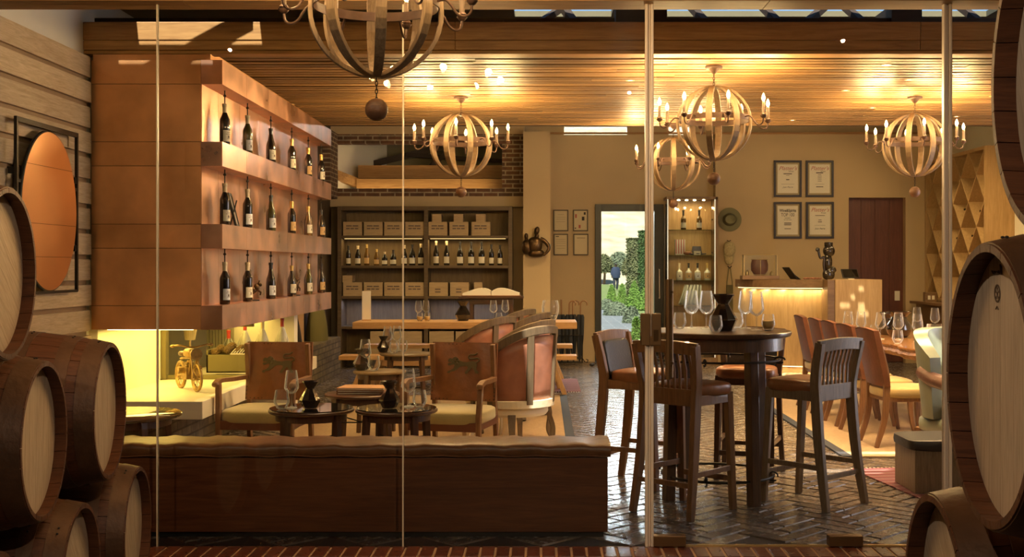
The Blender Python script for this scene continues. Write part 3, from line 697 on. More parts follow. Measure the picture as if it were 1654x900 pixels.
# ================================================================== CHANDELIERS
def chandelier_parts(t, near=False):
    # local origin = ceiling mount at z 0 ; globe centre at -zc
    zc, Rg = .425, .272
    MB().lathe([(0,0),(.062,0),(.066,-.006),(.062,-.018),(.040,-.022),(.030,-.035),(.020,-.050),(.008,-.058),(0,-.06)], 24).build('canopy_plate', M['rust'], t, smooth=35)
    b = MB(); z = -.055; k = 0
    while z > -zc+Rg+.012:
        pts = [(.007*math.cos(a) if k % 2 else 0, 0 if k % 2 else .007*math.cos(a), z-.014+.014*math.sin(a)) for a in [2*math.pi*i/10 for i in range(10)]]
        b.tube(pts, .0025, 6, True); z -= .021; k += 1
    b.build('hanging_chain', M['rust'], t, smooth=True)
    n = 20
    for k in range(8):
        a = 2*math.pi*k/8+R(12); pts, ns = [], []
        for i in range(n+1):
            ph = R(86)-R(172)*i/n; d = Vector((math.cos(ph)*math.cos(a), math.cos(ph)*math.sin(a), math.sin(ph))); pts.append(d*Rg+Vector((0,0,-zc))); ns.append(d)
        b = MB(); b.strap(pts, ns, [.026+.020*math.cos(R(86)-R(172)*i/n)**.5 for i in range(n+1)], .018)
        b.build('globe_rib', M['rib'], t, bev=.002)
    b = MB()
    for zz in (-zc+.030,):
        b.strap([(Vector((math.cos(2*math.pi*i/40), math.sin(2*math.pi*i/40), 0))*(Rg-.011))+Vector((0,0,zz)) for i in range(40)], [(math.cos(2*math.pi*i/40), math.sin(2*math.pi*i/40), 0) for i in range(40)], .038, .006, True)
    b.build('equator_band', M['rust'], t, smooth=30)
    MB().lathe([(.0,.012),(.030,.010),(.034,0),(.030,-.008),(0,-.010)], 16, (0,0,-zc+Rg-.003)).build('top_cap', M['rust'], t, smooth=True)
    for k in range(8):
        a = 2*math.pi*k/8+R(34); ca, sa = math.cos(a), math.sin(a)
        pr = [(.260,-zc+.030),(.296,-zc+.034),(.322,-zc+.012),(.348,-zc-.024),(.380,-zc-.038),(.405,-zc-.024),(.412,-zc+.012)]
        b = MB(); b.tube(bez([(r*ca, r*sa, z) for r, z in pr], 4), .0055, 8)
        b.lathe([(0,-zc+.005),(.012,-zc+.008),(.022,-zc+.020),(.024,-zc+.026),(.012,-zc+.028),(.020,-zc+.034),(.016,-zc+.042),(0,-zc+.042)], 14, (.412*ca,.412*sa,0))
        arm = b.build('candle_arm', M['rust'], t, smooth=40)
        MB().lathe([(.0115,-zc+.04),(.0115,-zc+.125),(.006,-zc+.13)], 12, (.412*ca,.412*sa,0)).build('candle_sleeve', M['candle'], arm, smooth=40)
        MB().lathe([(.004,0),(.010,.010),(.0135,.022),(.0115,.036),(.006,.050),(.0015,.060)], 12, (.412*ca,.412*sa,-zc+.128)).build('flame_bulb', M['flame'], arm, smooth=True)
    b = MB(); z = -zc-Rg-.002; k = 0; zb = -zc-Rg-.092
    while z > zb:
        pts = [(.005*math.cos(a) if k % 2 else 0, 0 if k % 2 else .005*math.cos(a), z-.011+.011*math.sin(a)) for a in [2*math.pi*i/10 for i in range(10)]]
        b.tube(pts, .002, 6, True); z -= .017; k += 1
    b.build('pendant_chain', M['iron'], t, smooth=True)
    MB().sup((0,0,zb-.048), (.048,.048,.048), 1, 24, 16).build('pendant_ball', M['ballwood'], t, smooth=True)
M['candle'] = plain('aged_candle_sleeve', (.14,.09,.055), .6)
M['ballwood'] = wood('turned_ball', (.09,.04,.02), (.18,.09,.045), 'X', .45, 2)
chs = [((153-0,), 0)]
c0 = thing('chandelier', 'large stave globe chandelier in front of the glass, cut by the top frame edge', 'chandelier', (-.6925, 4.91, 2.99), R(0), 'stave globe chandeliers')
chandelier_parts(c0)
dark = [('globe chandelier hanging over the lounge tables before the brick opening', (-.713, F/184, 2.988), R(9)),
        ('globe chandelier above the high bar table, its canopy closest to the front beam', (1.277, F/217, 2.988), R(17)),
        ('globe chandelier half hidden behind the door jamb, in front of the glass garden door', (1.365, F/155, 2.988), R(28)),
        ('globe chandelier over the live-edge dining table beside the diamond wine rack', (3.27, F/184, 2.988), R(4))]
allch = [c0] + [dup(c0, l, rz, lb, 'stave globe chandeliers') for lb, l, rz in dark]
for i, c in enumerate(allch):
    for k in range(8):
        a = 2*math.pi*k/8+R(34); light('candle_light', 'POINT', (.425*math.cos(a), .425*math.sin(a), -.425+.165), K_CH/8*(.6 if i == 0 else 1), WARM, c, .02)
# rod from first chandelier to cellar ceiling
MB().tube([(0,0,0),(0,0,.46)], .008, 8).build('hanging_rod', M['rust'], c0)
# ================================================================== DOWNLIGHTS in the slatted ceiling
dl = [(1018,131),(1432,106),(1468,130),(1549,120),(1366,147),(1409,175),(1280,195),(1604,156),(1545,189),(560,110),(470,170)]
DLB = ['between two chandeliers above the door jamb', 'by the front beam over the dining area', 'just in front of the dining chandelier canopy', 'beside the second door jamb', 'over the middle of the dining area', 'next to the dining chandelier globe', 'at the rear edge of the slats over the counter', 'by the upper barrel', 'at the rear edge of the slats by the white wall', 'over the lounge by the big chandelier', 'near the copper shelf']
dfirst = None
for (x, y), lb in zip(dl, DLB):
    s = (CY-y)/1.48; p = P(x, y, s)
    if dfirst is None:
        dfirst = thing('ceiling_downlight', None, 'downlight', (p.x, p.y, 2.986))
        MB().lathe([(.022,0),(.034,0),(.035,-.004),(.022,-.004)], 20).build('trim_ring', M['gold'], dfirst, smooth=30)
        MB().lathe([(0,-.001),(.022,-.001)], 16).build('lamp_face', emitmat('downlight_face', (1,.75,.42), 8), dfirst); t = dfirst
    else: t = dup(dfirst, (p.x, p.y, 2.986), 0)
    tag(t, 'small round recessed downlight ' + lb, 'downlight', 'recessed downlights')
for i, (x, y) in enumerate(dl):
    s = (CY-y)/1.48; p = P(x, y, s)
    light('downlight_beam', 'SPOT', (p.x, p.y, 2.97), K_DOWN, (1,.66,.34), None, .03, spot=R(95), blend=.8, rot=(0,0,0))
# ================================================================== HEARTH: stone slab, brick plinth, glowing recess
M['slab'] = plain('cream_stone', (.80,.73,.56), .55, var=.04, vs=4)
tag(MB().bx(-3.10, -2.32, 8.03, 12.1, .452, .575).build('hearth_slab', M['slab'], bev=.004), 'long cream stone hearth slab floating beneath the copper shelf', 'hearth')
struct(MB().bx(-3.7, -2.83, 8.25, 16.5, 0, .45).build('wall_brick_plinth', M['brickY'])); struct(MB().bx(-3.7, -2.83, 12.12, 16.5, .45, .512).build('wall_brick_ledge', M['brickY']))
M['olivemetal'] = plain('olive_metal', (.20,.17,.07), .5, .3)
b = MB(); b.bx(-3.10, -2.36, 9.60, 9.64, 1.005, 1.05); b.bx(-3.10, -3.06, 9.56, 9.64, .58, 1.05); b.bx(-3.10, -2.36, 9.60, 9.64, .576, .61); b.bx(-3.08, -2.36, 10.85, 10.90, .58, .66)
b.bx(-2.98, -2.86, 10.80, 10.84, .58, 1.05)
tag(b.build('fireplace_frame', M['olivemetal'], bev=.002), 'olive metal fireplace frame standing on the hearth slab', 'fireplace')
b = MB()
for i in range(9): b.bx(-3.06+.028*i, -3.06+.028*i+.022, 10.72, 10.74, .58, 1.05)
tag(b.build('fire_screen', plain('grey_metal_screen', (.30,.27,.20), .5, .5)), 'ribbed grey fire screen standing inside the hearth recess', 'screen')
t = thing('led_strip', 'warm strip lamp glowing under the bottom of the copper shelf', 'lamp', (-2.75, 8.9, 1.058))
MB().bx(-.3, .3, -.65, -.64, -.006, 0).build('diffuser', emitmat('warm_led', (1,.72,.28), 6), t)
light('strip_glow', 'AREA', (-.12, .0, -.01), 9, (1,.66,.14), t, .35, 1.5)
light('strip_glow', 'AREA', (.05, 2.0, -.01), 6.5, (1,.66,.14), t, .3, 2.0)
# motorcycle sculpture
M['moto'] = plain('dull_brass', (.34,.22,.08), .4, .6, var=.35, vs=30)
mt = thing('motorcycle_sculpture', 'gilded metal motorcycle sculpture standing on the cream hearth slab', 'sculpture', (-2.64, 8.78, .5755), R(-54))
mt.scale = (1.18, 1.18, 1.18)
def wheel(b, c, r, w):
    w *= .85
    b.tube([(c[0]+r*math.cos(2*math.pi*k/28), c[1], c[2]+r*math.sin(2*math.pi*k/28)) for k in range(28)], w, 8, True)
    b.tube([(c[0]+(r-.014)*math.cos(2*math.pi*k/28), c[1], c[2]+(r-.014)*math.sin(2*math.pi*k/28)) for k in range(28)], .004, 6, True)
    for k in range(10): a = 2*math.pi*k/10; b.tube([c, (c[0]+(r-.012)*math.cos(a), c[1], c[2]+(r-.012)*math.sin(a))], .0022, 5)
    b.tube([(c[0], c[1]-.02, c[2]), (c[0], c[1]+.02, c[2])], .012, 10)
b = MB(); wheel(b, (.150,0,.088), .080, .011); b.build('wheel', M['moto'], mt, smooth=True)
b = MB(); wheel(b, (-.145,0,.088), .080, .013); b.build('wheel', M['moto'], mt, smooth=True)
b = MB()
for s in (-1,1): b.tube([(.145,.022*s,.085),(.095,.022*s,.245)], .006, 8); b.tube([(-.145,.022*s,.085),(-.03,.02*s,.10),(.06,.02*s,.10),(.09,.02*s,.20)], .006, 8)
b.tube([(.09,0,.21),(-.06,0,.20),(-.145,0,.19)], .008, 8); b.build('frame', M['moto'], mt, smooth=True)
b = MB(); b.sup((.02,0,.235), (.060,.036,.030), .8, 16, 10); b.build('fuel_tank', M['moto'], mt, smooth=True)
b = MB(); b.sup((-.075,0,.225), (.058,.034,.018), .7, 16, 8); b.build('seat', M['bronze'], mt, smooth=True)
b = MB(); b.bc((.015,0,.11), (.10,.075,.075)); b.tube([(.015,-.075,.13),(.015,.075,.13)], .022, 12); 
for k in range(5): b.bc((.02,0,.145+.008*k), (.05,.055,.004))
b.tube([(.02,0,.14),(.02,0,.19)], .018, 10); b.tube([(.05,.03,.13),(.06,.045,.07),(-.05,.045,.06),(-.17,.045,.07)], .009, 8); b.build('engine', M['moto'], mt, bev=.003)
b = MB(); b.tube(bez([(.06,.12,.285),(.085,.09,.29),(.09,0,.275),(.085,-.09,.29),(.06,-.12,.285)],5), .0055, 8); b.sup((.06,.12,.285),(.012,.018,.010)); b.sup((.06,-.12,.285),(.012,.018,.010)); b.build('handlebars', M['moto'], mt, smooth=True)
b = MB(); b.tube([(.10,0,.235),(.145,0,.235)], [.028,.038], 16); b.build('headlamp', M['moto'], mt, smooth=True)
b = MB(); b.tube([(-.03,.02,.08),(-.05,.075,.0)], .005, 8); b.build('kickstand', M['moto'], mt)
# lantern-like lamp behind
t = thing('table_lamp', 'slim lamp with a tapered pleated shade behind the motorcycle sculpture', 'lamp', (-2.98, 9.95, .576))
b = MB(); n = 40; b.add([((.040+.025*(j))*(1+.03*(k % 2))*math.cos(2*math.pi*k/n), (.040+.025*j)*(1+.03*(k % 2))*math.sin(2*math.pi*k/n), .30+.16*j) for j in (0,1) for k in range(n)], [(k, (k+1) % n, n+(k+1) % n, n+k) for k in range(n)]); b.build('lamp_shade', plain('pleated_shade', (.62,.50,.28), .8), t, solid=.002)
MB().lathe([(0,0),(.045,0),(.045,.012),(.012,.02),(.009,.12),(.014,.14),(.009,.16),(.009,.30),(.02,.31),(0,.33)], 16).build('lamp_base', M['gold'], t, smooth=40)
# wooden box of pine cones
t = thing('wooden_crate', 'olive wooden box filled with pine cones on the hearth slab', 'crate', (-2.60, 9.95, .611), R(0))
b = MB(); b.bx(-.20,.22,-.15,-.135,0,.15); b.bx(-.20,.22,.135,.15,0,.19); b.bx(-.20,-.185,-.15,.15,0,.19); b.bx(.205,.22,-.15,.15,0,.15); b.bx(-.2,.22,-.15,.15,0,.012)
b.build('box_body', M['olivemetal'], t, bev=.002)
def cone_mesh():
    b = MB(); b.sup((0,0,0),(.034,.026,.026))
    for k in range(44):
        a = k*2.4; u = -1+2*(k+.5)/44; r = math.sqrt(1-u*u)
        p = Vector((u*.036, r*.028*math.cos(a), r*.028*math.sin(a))); b.sup(p, (.008,.008,.005), 1, 6, 4)
    return b
pc = None
for k in range(12):
    l = (-2.60-.14+.09*(k % 4)+random.uniform(-.01,.01), 9.95-.08+.08*(k//4), .611+.165+.02*(k % 2)+ .012*(k//4))
    if pc is None:
        pc = cone_mesh().build('pine_cone', M['cone'] if 'cone' in M else plain('cone_brown', (.28,.18,.07), .8), smooth=True, loc=l); tag(pc, 'x', 'pine cone', 'pine cones in the hearth box'); c = pc
    else: c = dup(pc, l, random.uniform(0, 6))
    c['label'] = 'pine cone in the olive hearth box, %s row, %s from the lamp' % (['front','middle','rear'][k//4], ['first','second','third','fourth'][k % 4])
b = MB(); 
for i in range(9): b.bar((-.02+.022*i, -.155, .16),(-.02+.022*i+.01, -.06, .19), .008,.008)
b.bx(-.03,.18,-.16,-.15,.150,.160)
t2 = b.build('dish_rack', M['white'], bev=.001, loc=(-2.57,9.95,.613)); tag(t2, 'white slatted rack lying on the edge of the olive box', 'rack')
# wrapped bottles behind the first armchair
M['cello'] = drinkmat('cellophane', .16, .6)
WR = [(.0, M['cap_red'], 'gift bottle with red foil in clear wrap, shorter one on the hearth slab', .36), (.12, M['cap_red'], 'red-foiled gift bottle in clear wrap on the hearth slab, taller', .43), (.25, M['cap_cream'], 'gift bottle with cream foil in clear wrap on the hearth slab', .44), (.40, M['cap_red'], 'red-foiled gift bottle at the end of the wrapped row beside the brick ledge', .45)]
for dx, cp, lb, h in WR:
    l = (-2.76+dx, 10.35+dx*.8, .576)
    t = wbottle('gift_bottle', h, .040, .19, M['bot_green'] if dx == 0 else M['bot_clear'], cp, M['lab_cream'], lb, 'gift wrapped bottles', l, 0, label_rows=False)
    b = MB(); n = 22
    b.add([((.05+.03*j*(1-j))*(1+.10*((k*7) % 3))*math.cos(2*math.pi*k/n), (.05+.03*j*(1-j))*(1+.10*((k*5) % 3))*math.sin(2*math.pi*k/n), .005+j*h*.72) if j < 1 else (.018*(1+.2*(k % 2))*math.cos(2*math.pi*k/n), .018*(1+.2*(k % 2))*math.sin(2*math.pi*k/n), h*.80) for j in (0,.25,.5,.75,1) for k in range(n)], [(q*n+k, q*n+(k+1) % n, (q+1)*n+(k+1) % n, (q+1)*n+k) for q in range(4) for k in range(n)])
    b.build('clear_wrap', M['cello'], t, smooth=60)
# things on the brick ledge beyond
def sack(name, loc, s, mat, label, cat):
    b = MB(); n = 18
    prof = [(1,0),(1.02,.2),(.96,.5),(.86,.75),(.7,.92),(.5,1)]
    b.grid(lambda u, v: Vector((s[0]*(1+.10*math.sin(u*25+v*4))*(1-.35*v*v)*math.cos(2*math.pi*u), s[1]*(1+.10*math.cos(u*19))*(1-.3*v*v)*math.sin(2*math.pi*u), s[2]*v)), 30, 8, cu=True)
    b.sup((0,0,s[2]), (s[0]*.62, s[1]*.66, s[2]*.06), 1, 16, 6)
    o = b.build(name, mat, smooth=True, loc=loc)
    b = MB(); b.tube(bez([(-s[0]*.3,0,s[2]),(-s[0]*.2,0,s[2]*1.2),(s[0]*.2,0,s[2]*1.2),(s[0]*.3,0,s[2])],5), .01, 8); b.build('bag_handle', mat, o, smooth=True)
    return tag(o, label, cat)
sack('leather_bag', (-2.985,13.9,.5125), (.13,.2,.44), plain('black_bag', (.02,.016,.012), .5), 'tall black bag standing on the brick ledge behind the hearth', 'bag')
sack('canvas_bag', (-2.99,15.6,.5125), (.13,.25,.50), plain('green_canvas', (.15,.13,.04), .9), 'slouched olive green bag standing on the brick ledge', 'bag')
tag(MB().bx(-3.10,-3.04,14.4,15.0,.513,1.15).build('wooden_board', M['oakz'], bev=.004), 'upright wooden board leaning on the wall over the brick ledge', 'board')
# ================================================================== LONG BENCH
t = thing('bench', 'long low timber bench with brown leather cushion against the inside of the glass', 'bench', (-1.3, 6.66, 0))
x0, x1 = -3.05+1.3, .368+1.3
b = MB(); b.bx(x0, x1-.006, -.16, .18, .03, .44); b.build('bench_carcass', M['mbench'] if 'mbench' in M else M.setdefault('mbench', wood('bench_walnut', (.14,.036,.012), (.27,.085,.027), 'X', .4, .8, .08, coat=.1)), t, bev=.003)
MB().bx(x0, x1-.03, -.14, .16, 0, .03).build('plinth', M['black'], t)
b = MB(); nx = 70
def cus(u, v):
    x = x0-.01+(x1-x0+.02)*u; a = v*2*math.pi; c, s = math.cos(a), math.sin(a); e = .35
    y = .01+.185*math.copysign(abs(c)**e, c); z = .478+.040*math.copysign(abs(s)**.55, s)+.004*math.sin(x*23+y*9)*(s > 0)+.003*math.sin(x*51)
    return Vector((x, y, z))
b.grid(lambda u, v: cus(u, v), nx, 28)
for x_ in (0, 1): b.add([cus(x_, k/28) for k in range(28)], [tuple(range(28))])
b.build('cushion', M['leather'], t, smooth=50)
b = MB(); b.tube([(x0+(x1-x0)*i/80, -.176, .452+.003*math.sin(i)) for i in range(81)], .004, 6); b.build('piping', M['bleather'], t)
# ================================================================== FURNITURE
# rugs
tag(MB().bx(-2.25, .20, 6.95, 13.6, .0, .012).build('area_rug', M['sisal']), 'large tan woven rug under the lounge tables and armchairs', 'rug')
tag(MB().bx(.205, .27, 6.95, 13.6, .0, .014).build('rug_border_strip', M['navy']), 'dark edging strip along the side of the lounge rug', 'edging') if False else None
o = bpy.data.objects['area_rug']; MB().bx(.20, .28, 6.95, 13.6, .0, .014).build('rug_border', M['navy'], o)
o = tag(MB().bx(2.43, 5.6, 9.2, 13.7, .0, .012).build('dining_rug', M['sisal']), 'large tan woven rug under the live-edge dining table', 'rug')
MB().bx(2.35, 2.43, 9.2, 13.7, .0, .014).build('rug_border', M['navy'], o)
def kilim(name, x0, x1, y0, y1, label, rz=0):
    m, nt, b = newmat(name+'_weave'); tc = node(nt, 'TexCoord'); sp = node(nt, 'SeparateXYZ', {0: tc.outputs['Object']})
    w1 = node(nt, 'Math', {0: sp.outputs[1], 1: 9.0}, operation='MULTIPLY'); fr = node(nt, 'Math', {0: w1.outputs[0]}, operation='FRACT')
    r = node(nt, 'ValToRGB', {0: fr.outputs[0]}); r.color_ramp.interpolation = 'CONSTANT'
    els = r.color_ramp.elements; els[0].color = (.12,.025,.03,1); els[1].color = (.20,.06,.06,1); els[1].position = .3
    for p_, c_ in ((.5,(.26,.20,.17,1)),(.62,(.09,.02,.035,1)),(.8,(.17,.05,.05,1))): e = els.new(p_); e.color = c_
    nt.links.new(r.outputs[0], b.inputs['Base Color']); b.inputs['Roughness'].default_value = .95
    bb = MB(); bb.bx(-(x1-x0)/2, (x1-x0)/2, -(y1-y0)/2, (y1-y0)/2, 0, .008)
    o = bb.build(name, m, loc=((x0+x1)/2, (y0+y1)/2, .001), rot=(0,0,rz))
    f = MB()
    for k in range(int((x1-x0)/.03)):
        for s in (-1, 1): f.bar((-(x1-x0)/2+.015+.03*k, s*(y1-y0)/2, .004), (-(x1-x0)/2+.015+.03*k, s*((y1-y0)/2+.05), .003), .006, .003)
    f.build('fringe', M['paper'], o)['kind'] = 'stuff'
    return tag(o, label, 'rug')
kilim('kilim_rug', -.6, .46, 14.0, 15.6, 'small striped red kilim rug beneath the trestle table', 0)
kilim('kilim_runner', 2.35, 3.6, 7.55, 8.75, 'dark red striped rug beside the upholstered block by the door jamb', R(8))
# ------------------------------------------------------------------ bar table
t = thing('bar_table', 'round dark high bar table with wine glasses, ringed by stools', 'table', (1.14, 7.65, 0))
MB().lathe([(0,1.045),(.44,1.045),(.465,1.052),(.472,1.065),(.472,1.078),(.465,1.083),(0,1.083)], 64).build('tabletop', M['dwoodx'], t, smooth=35)
MB().lathe([(.41,.965),(.42,.965),(.42,1.046),(.41,1.046)], 48).build('apron', M['dwood'], t, smooth=35)
for k, a in enumerate((R(-158), R(-60), R(28), R(118))):
    c, s = math.cos(a), math.sin(a)
    MB().bar((.36*c, .36*s, 0), (.33*c, .33*s, 1.045), .065, .065, up=(c, s, 0)).build('leg', M['dwood'], t, bev=.004)
b = MB(); b.tube(circ(.36, 40, .155), .009, 8, True); 
for a in (R(-20), R(70), R(160), R(250)): b.tube([(.36*math.cos(a)+.03*math.cos(q)*math.cos(a), .36*math.sin(a)+.03*math.cos(q)*math.sin(a), .155+.03*math.sin(q)) for q in [i*.6 for i in range(10)]], .006, 6)
b.build('foot_ring', M['iron'], t, smooth=True)
b = MB(); b.tube(circ(.40, 40, .90), .007, 8, True)
for a in (R(-20), R(70), R(160), R(250)): b.tube([(.40*math.cos(a)+.035*math.cos(q)*math.cos(a), .40*math.sin(a)+.035*math.cos(q)*math.sin(a), .90+.02*math.sin(q)) for q in [i*.6 for i in range(10)]], .006, 6)
b.build('iron_band', M['iron'], t, smooth=True)
# ------------------------------------------------------------------ bar stools (front = +X)
def stool(label, loc, rz, wd, pad=False, light_=False):
    t = thing('bar_stool', label, 'stool', loc, rz, 'bar stools around the high table')
    H, SH = 1.05, .73
    for s in (-1, 1):
        b = MB(); b.bar((.21,.19*s,0),(.17,.18*s,SH), .036, .036, w2=.045, h2=.045); b.build('leg', wd, t, bev=.003)
        pts = bez([(-.27,.215*s,0),(-.215,.20*s,.35),(-.185,.195*s,.70),(-.193,.208*s,.84),(-.232,.222*s,1.03)], 5)
        b = MB(); b.strap(pts, [(1,0,0)]*len(pts), .036, [.042+.022*math.sin(math.pi*min(1, p.z/1.2)) for p in pts]); b.build('leg', wd, t, bev=.003)
        b = MB(); b.bar((.20,.188*s,.26),(-.235,.205*s,.26), .018, .032); b.build('stretcher', wd, t, bev=.002)
    MB().bar((.20,-.19,.19),(.20,.19,.19), .022, .034).build('stretcher', wd, t, bev=.002)
    MB().bar((-.235,-.2,.20),(-.235,.2,.20), .018, .030).build('stretcher', wd, t, bev=.002)
    b = MB(); b.bar((.185,-.17,.695),(.185,.17,.695), .02, .06); b.bar((-.18,-.18,.695),(-.18,.18,.695), .02, .06)
    for s in (-1,1): b.bar((.18,.185*s,.695),(-.18,.19*s,.695), .02, .06)
    b.build('seat_apron', wd, t, bev=.003)
    MB().sup((.03,0,.748), (.195,.212,.046), .42, 32, 14, f=lambda p: Vector((p.x, p.y*(1-.12*(p.x < 0)*min(1, -p.x*5)), p.z))).build('seat', M['bleather'], t, smooth=60)
    def bx_(z): # back line x for height
        return -.188 if z < .86 else -.188-(z-.86)*.25
    b = MB(); pts = [Vector((bx_(1.01)-.004-.018*math.cos((y)*7.0), y, 1.008+.012*math.cos(y*7))) for y in [-.236+.472*i/12 for i in range(13)]]
    b.strap(pts, [(1,0,.1)]*13, .075, .028); b.build('top_rail', wd, t, bev=.004)
    MB().bar((bx_(.72)-.006,-.20,.715),(bx_(.72)-.006,.20,.715), .022, .10).build('lower_rail', wd, t, bev=.003)
    n = 9
    for i in range(n):
        y = -.172+.344*i/(n-1)
        MB().strap([(bx_(.76)-.006,y,.76),(bx_(.88)-.006,y,.88),(bx_(.985)-.008,y,.985)], [(1,0,.15)]*3, .016, .012).build('slat', wd, t, bev=.0015)
    if pad: MB().sup((bx_(.93)+.022,0,.87), (.018,.18,.125), .3, 24, 12, M=Matrix.Translation((0,0,0)) @ Matrix.Rotation(R(-12),4,'Y')).build('back_pad', M['blackleather'], t, smooth=60)
    return t
stool('dark bar stool with slatted back turned to the glass, directly behind the door jamb', (.895, 7.24, 0), math.atan2(.73, .68), M['mwood'])
stool('pale-edged bar stool with a slatted back, on the dining table side of the high table', (1.70, 7.50, 0), R(133), M['greydk'] if 'greydk' in M else M.setdefault('greydk', wood('painted_sunlit_oak', (.14,.095,.055), (.30,.21,.13), 'Z', .5, 1.5)))  # paler grey oak paints the daylight onto this stool
stool('bar stool with black leather back pad beside the end of the long bench', (.68, 8.10, 0), R(-32), M['mwood'], True)
stool('bar stool with dark padded back facing the glass from behind the high table', (1.47, 8.40, 0), R(-108), M['dwood'], True)
# ------------------------------------------------------------------ lion armchairs (front = -Y)
LION = [(-.118,.030),(-.112,.044),(-.098,.052),(-.084,.046),(-.074,.058),(-.056,.062),(-.040,.052),(-.030,.036),(-.005,.026),(.030,.022),(.062,.030),(.088,.030),(.104,.018),(.108,-.002),(.100,-.018),(.106,-.034),(.122,-.050),(.118,-.060),(.096,-.058),(.092,-.044),(.082,-.028),(.070,-.016),(.062,-.020),(.050,-.038),(.036,-.050),(.040,-.060),(.018,-.062),(.016,-.050),(.030,-.034),(.040,-.016),(.030,-.004),(0,-.004),(-.025,-.010),(-.040,-.026),(-.066,-.044),(-.096,-.050),(-.104,-.062),(-.122,-.058),(-.116,-.044),(-.092,-.036),(-.072,-.022),(-.064,-.004),(-.072,.008),(-.092,.002),(-.108,-.004),(-.120,.004),(-.114,.014),(-.094,.014),(-.084,.019),(-.098,.021),(-.113,.021)]
def armchair_lion(label, loc, rz):
    t = thing('armchair', label, 'armchair', loc, rz, 'leather-backed lion armchairs'); wd = M['mwood']
    bw, bt = .24, .20
    T_ = Matrix.Translation((0,.235,.50)) @ Matrix.Rotation(R(-7), 4, 'X')
    b = MB(); b.grid(lambda u, v: T_ @ Vector((-.235+.47*u, -.020-.012*math.sin(math.pi*u)*math.sin(math.pi*v)+.004*math.sin(u*9+v*5), .0+.42*v)), 16, 16)
    b.grid(lambda u, v: T_ @ Vector((.235-.47*u, .012, .42*v)), 4, 4)
    b.bx(-.25,.25,-.012,.010,-.005,.425, M=T_)
    bk = b.build('backrest', M['leather'], t, smooth=50)
    b = MB()
    for i in range(17):
        for px, pz in ((-.238+.0297*i, .412),(-.238+.0297*i, .008)): b.sup(T_ @ Vector((px,-.016,pz)), (.0055,.004,.0055), 1, 8, 5)
    for i in range(15):
        for px in (-.24,.24): b.sup(T_ @ Vector((px,-.016,.008+.0277*i)), (.0055,.004,.0055), 1, 8, 5)
    b.build('stud', M['bronze'], bk, smooth=True)
    e = MB(); MM = T_ @ Matrix.Translation((0,-.037,.255)) @ Matrix(((1,0,0,0),(0,0,1,0),(0,1,0,0),(0,0,0,1)))
    e.prism(LION, .005, MM)
    tail = [MM @ Vector((x, y, .003)) for x, y in ((.100,.022),(.122,.036),(.110,.054),(.062,.048),(.040,.058),(.050,.078),(.088,.080),(.108,.094))]
    e.tube(bez(tail, 4), .005, 6)
    for px, pz in ((-.050,.045),(-.035,.030),(-.060,.030),(-.045,.010)): e.sup(MM @ Vector((px,pz,.0)), (.010,.003,.010), 1, 8, 5)
    e.build('lion_emblem', plain('embroidered_olive', (.09,.065,.02), .7), bk)
    for s in (-1,1):
        b = MB(); b.strap(bez([(.235*s,.31,0),(.237*s,.285,.25),(.232*s,.268,.48),(.232*s,.215,.915)],5), [(1,0,0)]*16, .045, .030); b.build('leg', wd, t, bev=.003)
        b = MB(); b.strap([(.265*s,-.245,0),(.265*s,-.24,.44),(.275*s,-.22,.66)], [(1,0,0)]*3, .042, .034); b.build('leg', wd, t, bev=.003)
        b = MB(); pts = bez([(.280*s,-.265,.655),(.280*s,-.18,.675),(.265*s,.0,.668),(.245*s,.215,.665)],5); b.strap(pts, [(0,0,1)]*len(pts), .042, .030); b.sup((.280*s,-.262,.655), (.026,.020,.020), .8, 12, 8)
        b.build('armrest', wd, t, bev=.002)
        MB().bar((.255*s,-.23,.12),(.24*s,.27,.14), .022,.03).build('stretcher', wd, t)
    b = MB(); b.bx(-.255,.255,-.255,.25,.335,.40); b.build('seat_frame', plain('chestnut_frame', (.16,.055,.025), .45), t, bev=.004)
    MB().sup((0,-.005,.425), (.275,.262,.055), .38, 36, 16).build('seat', M['olivefab'], t, smooth=60)
    return t
armchair_lion('leather-backed armchair with lion emblem beside the cream hearth slab', (-1.99, 8.50, .012), R(-7))
armchair_lion('leather-backed armchair with lion emblem in front of the curved tub chairs', (-.64, 8.44, .012), R(-14))
